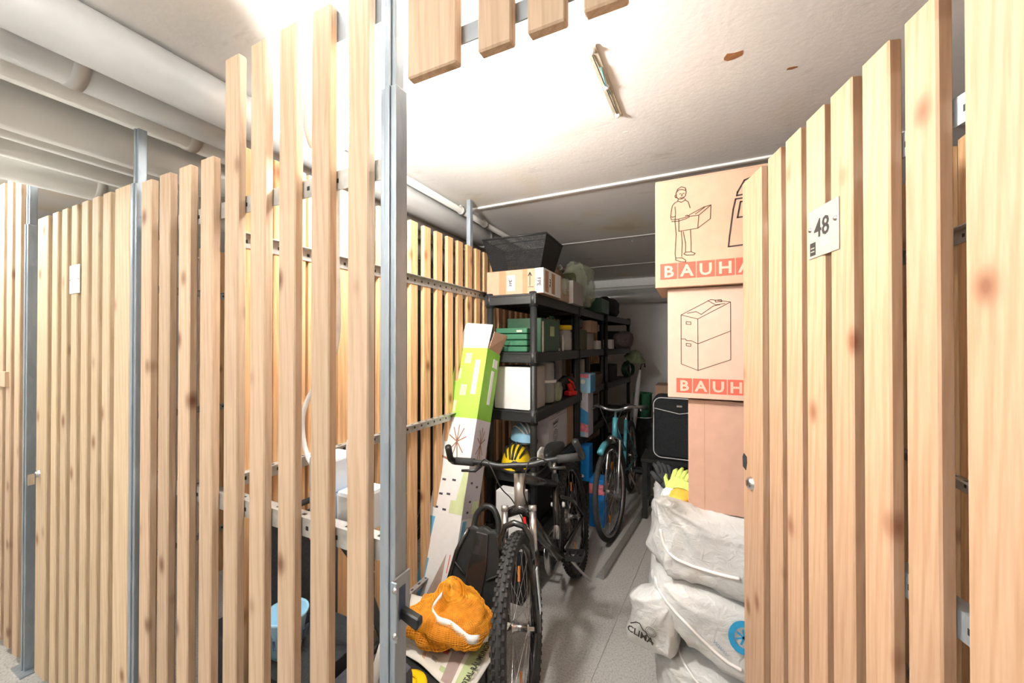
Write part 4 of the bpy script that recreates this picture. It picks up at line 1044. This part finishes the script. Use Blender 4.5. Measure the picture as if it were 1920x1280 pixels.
# ================================================================== floor things
a, b_ = atZ(1131, 1086, 0), atZ(1236, 916, 0); d = b_-a; ang = math.atan2(d.y, d.x)
t = empty('metal_profile', a, (0, 0, ang), label='long grey metal angle profile lying on the floor beside the bicycles', cat='metal profile')
MB().box(0, d.length, 0, .004, 0, .085).build('upright_web', 'galv_rail', t); MB().box(0, d.length, .004, .05, 0, .004).build('floor_flange', 'galv_rail', t)

# green tree carton leaning on the shelf front
t = empty('tree_carton', (-1.125, 1.39, .0), (R(-17.5), 0, R(0)), label='long green and white printed carton leaning on the shelves', cat='box')
cw, cd, cl = .098, .16, 1.50       # half width, depth, length
lo, mid_, hi = .62, 1.11, 1.50
def seg(z0, z1, mf, mr, nm):
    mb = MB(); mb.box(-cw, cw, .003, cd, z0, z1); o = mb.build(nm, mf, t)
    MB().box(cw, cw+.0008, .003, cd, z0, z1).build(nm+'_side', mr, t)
    return o
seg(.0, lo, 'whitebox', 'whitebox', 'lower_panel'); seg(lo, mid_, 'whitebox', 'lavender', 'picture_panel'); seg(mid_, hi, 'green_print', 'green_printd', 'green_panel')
Mf = Matrix.Translation((0, .003, 0)); Ms = Matrix.Translation((cw+.0008, 0, 0)) @ Matrix.Rotation(R(90), 4, 'Z')
def art(nm, mat, poly, side=False):
    MB().prism(poly, -.0009, 0, Ms if side else Mf).build(nm, mat, t)
art('sky_print', 'print_blue', [(-cw, .0), (-.072, .0), (-.060, .14), (-.066, .22), (-.058, .30), (-.050, .42), (-cw, .43)])
art('sky_print', 'print_blue', [(-cw, .50), (-.062, .50), (-.055, .61), (-cw, .61)])
art('brown_print', 'print_taupe', [(-.062, .0), (.03, .0), (.045, .46), (-.05, .22)])
art('red_stroke', 'printred', [(.060, .38), (.064, .38), (.070, .46), (.066, .46)])
art('sky_print', 'print_blue', [(.02, .0), (.05, .0), (.045, .40), (.01, .40)], True)
art('sky_print', 'print_blue', [(.015, .50), (.05, .50), (.055, .61), (.02, .61)], True)
art('brown_print', 'print_taupe', [(.08, .0), (.15, .0), (.125, .44), (.10, .2)], True)
art('lime_print', 'lime_pale', [(.02, .64), (cw, .64), (cw, .84), (.07, .84), (.05, .70), (.02, .70)])
art('lime_print', 'lime_pale', [(.09, .64), (.155, .64), (.155, .70), (.09, .70)], True)
mb = MB()
for M_, cx, w_ in ((Mf, .0, 1.0), (Ms, .08, .8)):
    for k in range(9):
        an = R(70)*(k-4)/4; s_ = -1 if k % 2 else 1
        mb.ribbon([(cx, .985), (cx+.055*w_*math.sin(an), .985+s_*.085*math.cos(an))], .006, M_)
mb.build('printed_branches', 'brownprint', t)
MB().ribbon([(-.09, .905), (-.02, .888), (.05, .885)], .010, Mf).ribbon([(.03, .886), (.085, .890)], .022, Mf).ribbon([(.02, .885), (.10, .880)], .014, Ms).ribbon([(.09, .88), (.135, .885)], .026, Ms).build('printed_tree', 'brownprint', t)
for k, (x, z) in enumerate(((-.04, .79), (.02, .795), (-.045, .72), (.0, .725), (.04, .655), (-.01, .65), (-.06, .655))):
    MB().ribbon([(x-.006, z), (x+.008, z)], .010, Mf).build('pictogram', 'slate', t)
for k, (y, z) in enumerate(((.05, .79), (.11, .77), (.06, .70), (.05, .65), (.11, .65))):
    MB().ribbon([(y-.006, z), (y+.006, z)], .010, Ms).build('pictogram', 'slate', t)
lb = MB().box(.035, .065, .0012, .003, 1.24, 1.43).build('label', 'white', t)
for k in range(6): MB().box(.044, .054, .0009, .0012, 1.255+.027*k, 1.273+.027*k).build('small_print', 'stampgrey', lb)
lb = MB().box(cw+.0008, cw+.0018, .085, .115, 1.20, 1.39).box(cw+.0008, cw+.0018, .09, .14, 1.41, 1.46).build('label', 'white', t)
MB().prism([(.125+.012*math.cos(k*.6), .50+.035*math.sin(k*.6)) for k in range(10)], -.0012, 0, Ms).build('yellow_seal', 'yellow', t)
for k in range(4): MB().box(-.085+.05*(k % 2), -.045+.05*(k % 2), .0022, .003, 1.14+.09*k, 1.20+.09*k).build('leaf_print', 'lime_pale', t)
MB().add([(-cw, .003, hi), (cw, .003, hi), (cw+.012, .0, hi+.135), (-cw+.03, .0, hi+.150), (-cw, .006, hi), (cw, .006, hi), (cw+.012, .003, hi+.135), (-cw+.03, .003, hi+.150)], [(0,1,2,3),(7,6,5,4),(0,4,5,1),(1,5,6,2),(2,6,7,3),(3,7,4,0)]).build('front_flap', 'whitebox', t)
MB().add([(cw, .02, hi), (cw, cd-.01, hi), (cw+.035, cd-.005, hi+.12), (cw+.02, .02, hi+.10), (cw-.003, .02, hi), (cw-.003, cd-.01, hi), (cw+.032, cd-.005, hi+.12), (cw+.017, .02, hi+.10)], [(0,1,2,3),(7,6,5,4),(0,4,5,1),(1,5,6,2),(2,6,7,3),(3,7,4,0)]).build('side_flap', 'kraft', t)
MB().box(-cw+.004, cw-.004, cd-.003, cd, hi, hi+.09).build('back_flap', 'kraft', t)

# dark chest, newspaper, net
BZ = .375
t = empty('dark_chest', (-.85, 1.10, 0), label='black plastic chest under the newspaper', cat='chest')
MB().box(-.20, .19, -.17, .16, 0, BZ-.03).build('body', 'blackplastic', t, bevel=.01, seg=2); MB().box(-.21, .20, -.18, .17, BZ-.03, BZ).build('lid', 'blackplastic', t, bevel=.008, seg=2)
for k in range(-1, 2): MB().box(.1905, .196, k*.085-.012, k*.085+.012, .03, BZ-.05).build('rib', 'blackplastic', t)
NZ = BZ+.002
cor = [atZ(772, 1112, NZ), atZ(757, 1222, NZ), atZ(905, 1330, NZ), atZ(958, 1172, NZ)]
cor = [Vector((min(c.x, -.615), c.y, c.z)) for c in cor]
c0 = (cor[0]+cor[2])/2
t = empty('newspaper', (c0.x, c0.y, NZ), label='open newspaper with a green advert strip under the orange net', cat='newspaper')
def np_(u_, v_, off=0):          # u along the long near edge, v towards the back
    a_ = cor[1].lerp(cor[2], u_); b2 = cor[0].lerp(cor[3], u_); p = a_.lerp(b2, v_)-c0
    return Vector((p.x, p.y, .004+.010*math.sin(u_*5+v_*3)**2+off))
def sheet(u0, u1, v0, v1, mat, nm, off, nu=10, nv=10, th_=.0):
    mb = MB(); vs_ = [np_(u0+(u1-u0)*i/nu, v0+(v1-v0)*j/nv, off) for j in range(nv+1) for i in range(nu+1)]
    fs = [(j*(nu+1)+i, j*(nu+1)+i+1, (j+1)*(nu+1)+i+1, (j+1)*(nu+1)+i) for j in range(nv) for i in range(nu)]
    if th_:
        n_ = len(vs_); vs_ += [p-Vector((0, 0, th_)) for p in vs_]; fs += [tuple(q+n_ for q in f[::-1]) for f in fs]
        w1 = nu+1
        rim = [i for i in range(w1)]+[j*w1+nu for j in range(1, nv+1)]+[nv*w1+i for i in range(nu-1, -1, -1)]+[j*w1 for j in range(nv-1, 0, -1)]
        fs += [(rim[k], rim[k-1], rim[k-1]+n_, rim[k]+n_) for k in range(len(rim))]
    return mb.add(vs_, fs, True).build(nm, mat, t)
sheet(0, 1, 0, 1, 'paper', 'pages', 0, 16, 16, .003)
sheet(.80, .93, 0, .98, 'papergreen', 'green_strip', .0006); sheet(.62, .76, .02, .55, 'papermauve', 'advert_column', .0006)
sheet(.30, .34, .08, .72, 'papertan', 'advert_edge', .0006); sheet(.12, .60, .78, .80, 'papertan', 'advert_edge', .0006)
for k, (uu, vv, mt) in enumerate(((.42, .15, 'papergrey'), (.52, .30, 'pinkish'), (.45, .45, 'papertan'), (.55, .10, 'papergreen'), (.38, .30, 'papertan'), (.55, .48, 'pinkish'), (.20, .25, 'papergrey'), (.10, .45, 'papergrey'), (.22, .55, 'papertan'), (.48, .60, 'papergreen'), (.36, .62, 'papergrey'))):
    sheet(uu, uu+.07, vv, vv+.06, mt, 'printed_block', .0007, 3, 3)
for k in range(12): sheet(.04+.02*(k % 3), .25, .10+.055*k, .108+.055*k, 'stampgrey', 'text_line', .0007, 4, 1)
pa, pb = np_(.985, .0), np_(.985, 1); dd = (pb-pa); up_ = (np_(.9, .5)-np_(.985, .5)); 
ex = dd.normalized(); ey = (up_-ex*up_.dot(ex)).normalized(); ez = ex.cross(ey)
Mn = Matrix(((ex.x, ey.x, ez.x, 0), (ex.y, ey.y, ez.y, 0), (0, 0, 1, 0), (0, 0, 0, 1)))
text('lettering', 'TOTAL-RÄUMUNGSVERKAUF', .026, 'printblack', t, Matrix.Translation(np_(.945, .02)+Vector((0, 0, .012))) @ Mn, squash=.82, bold=.0006)
text('lettering', 'N', .030, 'printblack', t, Matrix.Translation(np_(.10, .16)+Vector((0, 0, .011))) @ Matrix.Rotation(R(70), 4, 'Z'))
# orange net sack
nc = (atZ(772, 1150, NZ)+atZ(948, 1185, NZ))/2
nc = Vector((-.80, 1.165, NZ+.015))
t = empty('net_sack', nc, (0, 0, R(12)), label='orange mesh produce sack with a white drawstring lying on the newspaper', cat='net sack')
pk = crease_fn((((-.1, .2, 1), .35, (0, .0, .050)), ((.55, .15, .8), .35, (.02, 0, .025)), ((-.9, -.3, -.2), .6, (-.035, -.02, -.01)), ((.3, -.9, .1), .5, (0, -.02, -.01))))
nd = (.150, .095, .056)
nf = blob('net_fill', 'netfill', nd, t, .75, .8, .030, 12, 4, 72, 40, pk, (0, 0, .066))
nn = blob('net_weave', 'net', tuple(x*1.03+.002 for x in nd), t, .75, .8, .030, 12, 4, 110, 56, pk, (0, 0, .0672))
wm = nn.modifiers.new('weave', 'WIREFRAME'); wm.thickness = .0022; wm.use_even_offset = False
bpy.context.view_layer.update()
def onobj(body, uv, off):
    out = []
    for u, v in uv:
        p = onsack(body, u, v, off)
        if p is not None: out.append(p)
    return out
P = onobj(nf, [(830, 1112), (818, 1128), (812, 1145), (822, 1160), (845, 1168), (862, 1182), (875, 1194), (895, 1196), (912, 1188)], .008)
if len(P) > 2:
    iv = t.matrix_world.inverted(); P = smooth_path([iv @ p for p in P], 4)
    mb = MB(); vs_ = []
    for k, p in enumerate(P):
        w_ = .009+.004*(k/len(P)); vs_ += [p+Vector((0, -w_*.35, -w_)), p+Vector((0, w_*.35, w_)), p+Vector((0, w_*.35+.003, w_-.002)), p+Vector((0, -w_*.35+.003, -w_-.002))]
    fs = []
    for k in range(len(P)-1):
        for j in range(4): fs.append((k*4+j, k*4+(j+1) % 4, k*4+4+(j+1) % 4, k*4+4+j))
    mb.add(vs_, fs, True).build('drawstring', 'white', t)
yp = atZ(768, 1283, BZ)
t = empty('yellow_lid', (yp.x, yp.y, BZ), label='yellow plastic lid at the corner of the black chest', cat='lid')
MB().lathe([(0, .012), (.045, .012), (.055, .009), (.058, 0), (.05, 0)], 24).build('disc', 'yellow', t); MB().lathe([(.02, .012), (.024, .018), (.02, .018)], 20).build('knob_ring', 'yellow', t)

# black shell with carry handle (sled)
sl = atY(893, 1060, 1.33)
t = empty('plastic_sled', (-.872, 1.30, .375), (R(-16), R(4), R(6)), label='black plastic sled shell with a loop handle standing behind the orange net', cat='sled')
prof = [(-.135, -.10), (-.140, .05), (-.125, .15), (-.085, .265), (-.060, .285), (-.03, .278), (.0, .288), (.03, .278), (.060, .285), (.085, .265), (.128, .15), (.142, .05), (.135, -.10)]
prof = [(x*.92, z) for x, z in prof]
t.location.z = .0; 
prof = [(x, z+.375) for x, z in prof]; prof[0] = (prof[0][0], 0); prof[-1] = (prof[-1][0], 0)
MB().prism(prof, 0, .045).build('shell', 'blackplastic', t, bevel=.014, seg=3)
MB().prism([(-.028, .02), (-.045, .50), (-.03, .64), (.03, .64), (.045, .50), (.028, .02)], -.010, .004).build('centre_ridge', 'frame_black', t, bevel=.006, seg=2)
for s in (-1, 1):
    MB().tube([(s*.115, .0, .10), (s*.122, -.004, .42), (s*.108, -.004, .54), (s*.072, -.002, .64)], .010, 8).build('side_rim', 'frame_black', t)
    MB().tube([(s*.052, -.006, .46), (s*.112, -.006, .50)], .004, 6).build('seam', 'gripgrey', t)
MB().tube(smooth_path([Vector(p) for p in ((-.056, .022, .645), (-.052, .022, .70), (-.025, .022, .738), (.0, .022, .745), (.028, .022, .736), (.056, .022, .695), (.066, .022, .645))]), .0135, 12).build('handle', 'blackplastic', t)

# ------------------------------------------------------------------ far right corner
t = empty('folding_stand', (-.10, 3.50, 0), label='black metal folding stand carrying the suitcase', cat='stand')
SZ = .50
for x in (-.27, .24):
    for y in (-.14, .14): MB().box(x-.018, x+.018, y-.018, y+.018, 0, SZ-.03).build('leg', 'blackplastic', t)
MB().box(-.30, .27, -.17, .17, SZ-.03, SZ).build('top', 'blackplastic', t, bevel=.004)
MB().box(-.27, .24, -.15, -.13, .16, .19).build('cross_bar', 'blackplastic', t)
p = atY(1222, 742, 3.38); q = atY(1222, 858, 3.38)
t = empty('suitcase', (p.x+.21, 3.50, SZ+.001), label='black fabric suitcase with white piping on the folding stand', cat='suitcase')
hh = p.z-SZ; hw = .21
def rr(w_, z0, z1, r, n=5):
    out = []
    for cx, cz, a0_ in ((w_-r, z1-r, 0), (-w_+r, z1-r, 90), (-w_+r, z0+r, 180), (w_-r, z0+r, 270)):
        out += [(cx+r*math.cos(R(a0_+90*k/n)), cz+r*math.sin(R(a0_+90*k/n))) for k in range(n+1)]
    return out
MB().prism(rr(hw, 0, hh, .06), -.11, .11).build('shell', 'darkcloth', t, bevel=.012, seg=2)
MB().prism(rr(hw-.03, .03, hh-.17, .05), -.135, -.11).build('front_pocket', 'darkcloth', t, bevel=.008, seg=2)
MB().tube([(x, -.112, z) for x, z in rr(hw-.012, .012, hh-.012, .06)], .0045, 6, True).build('piping', 'white', t)
MB().tube([(-hw+.02, -.122, hh-.10), (0, -.124, hh-.135), (hw-.02, -.122, hh-.10)], .0035, 6).build('flap_piping', 'white', t)
MB().box(-.022, .022, -.118, -.110, hh-.085, hh-.065).build('badge', 'steel', t, bevel=.003)
MB().tube([(-.06, 0, hh), (-.05, 0, hh+.03), (.05, 0, hh+.03), (.06, 0, hh)], .009, 8).build('handle', 'blackplastic', t)
MB().tube([(-hw-.004, -.10, hh*.5), (-hw-.012, 0, hh*.56), (-hw-.004, .10, hh*.5)], .008, 8).build('side_handle', 'blackplastic', t)
p = atY(1228, 722, 4.45)
t = carton('back_carton', p.x, p.x+.42, 4.45, 4.80, .62, p.z, 'kraft', 'brown carton against the back wall behind the suitcase')[0]
carton('back_crate', p.x-.02, p.x+.45, 4.42, 4.84, 0, .619, 'slate', 'dark crate under the brown carton by the back wall', None, False)
p = atY(1205, 782, 4.56)
t = empty('plastic_bucket', (p.x, 4.56, .0), label='dark green plastic bucket on a dark stand near the back wall', cat='bucket')
zb = p.z; zt = atY(1205, 736, 4.56).z
MB().lathe([(0, zb), (.088, zb), (.100, zt-.01), (.106, zt-.006), (.106, zt), (.098, zt), (.085, zb+.008), (0, zb+.008)], 28).build('pail', 'green_crate', t)
MB().tube([(.106*math.cos(R(d)), .106*math.sin(R(d)), zb+.012+.0*d) for d in range(0, 360, 20)], .004, 6, True).build('lower_band', 'white', t)
t.location.z = 0
carton('dark_bin', p.x-.11, p.x+.11, 4.45, 4.67, 0, zb-.002, 'darkcloth', 'black bin under the dark green bucket', None, False)

# ------------------------------------------------------------------ left neighbour's things
t = empty('laundry_basket', (-1.090, .735, .545), (0, 0, R(10)), label='light blue plastic basket on the black bin behind the tall slats', cat='basket')
t.scale = (.40, .40, .52)
MB().lathe([(0, 0), (.10, 0), (.14, .20), (.15, .21), (.15, .225), (.135, .22), (.095, .01), (0, .01)], 24).build('tub', 'skyblue', t)
for k in range(20):
    an = R(18*k); MB().box(-.008, .008, .0, .004, .09, .15).build('slot', 'navy', t, M=Matrix.Rotation(an, 4, 'Z') @ Matrix.Translation((0, -.136, 0)) @ Matrix.Rotation(R(10), 4, 'X'))
carton('tool_chest', -1.62, -1.28, .78, 1.30, 0, .418, 'slate', 'dark chest in the neighbouring compartment behind the short slats', None, False)
# pushchair frame behind the slats
t = empty('folded_chair', (-1.158, .68, 0), label='dark folded camping chair leaning on the partition behind the tall slats', cat='folding chair')
for y in (.02, .28): MB().tube([(0, y, 0), (0, y, .93)], .010, 8).build('frame_tube', 'blackplastic', t)
for z in (.08, .93): MB().tube([(0, .02, z), (0, .28, z)], .010, 8).build('cross_tube', 'blackplastic', t)
MB().box(-.004, .004, .03, .27, .14, .90).build('fabric', 'darkcloth', t, bevel=.002)
carton('black_bin', -1.142, -.93, .66, .92, 0, .543, 'darkcloth', 'black bin in the corner behind the tall slats', None, False)
t = empty('pushchair_frame', (-.885, .77, 0), label='dark folded pushchair frame behind the tall slats', cat='pushchair')
MB().tube([(-.02, .0, .35), (.03, .03, .55), (.08, .10, .60)], .013, 8).build('frame_tube', 'blackplastic', t)
MB().tube([(-.12, .03, .92), (-.02, .06, .80), (.08, .06, .62), (.10, .05, .1)], .013, 8).build('frame_tube', 'blackplastic', t)
MB().tube([(.14, .05, .1), (.145, -.03, .40), (.155, -.05, .60), (.185, -.045, .70)], .012, 8).build('handle_tube', 'pvc', t)
MB().box(-.03, .15, -.06, .12, .12, .52).build('seat_fabric', 'slate', t, bevel=.03, seg=2)
for x in (.035, .135): MB().lathe([(.05, -.015), (.075, -.015), (.08, 0), (.075, .015), (.05, .015)], 20, Matrix.Translation((x, .05, .08)) @ Matrix.Rotation(R(90), 4, 'X'), True).build('wheel', 'rubber', t)
# bicycle wheel seen through the partition
t = empty('spare_wheel', (-1.42, 1.62, .36), (0, 0, R(90)), label='bicycle wheel standing behind the left slat partition', cat='wheel')
wheel(t, Matrix.Identity(4), .34, False, 'rubber', 'steel', 'tyre', False, .02)
t.location.z = .342
t = empty('added_dark_cabinet', (-2.05, 2.9, 0), label='added dark cabinet form that darkens the gaps of the left slat partition', cat='cabinet')  # cabinet added to keep the neighbouring side dark through the slat gaps
MB().box(-.22, .22, -1.4, 1.6, .06, 1.85).build('body', 'slate', t, bevel=.004)
for k in range(3): MB().box(.22, .238, -1.39+1.0*k, -.41+1.0*k, .08, 1.83).build('door', 'slate', t, bevel=.003)
MB().box(-.20, .20, -1.38, 1.58, 0, .06).build('plinth', 'blackplastic', t)
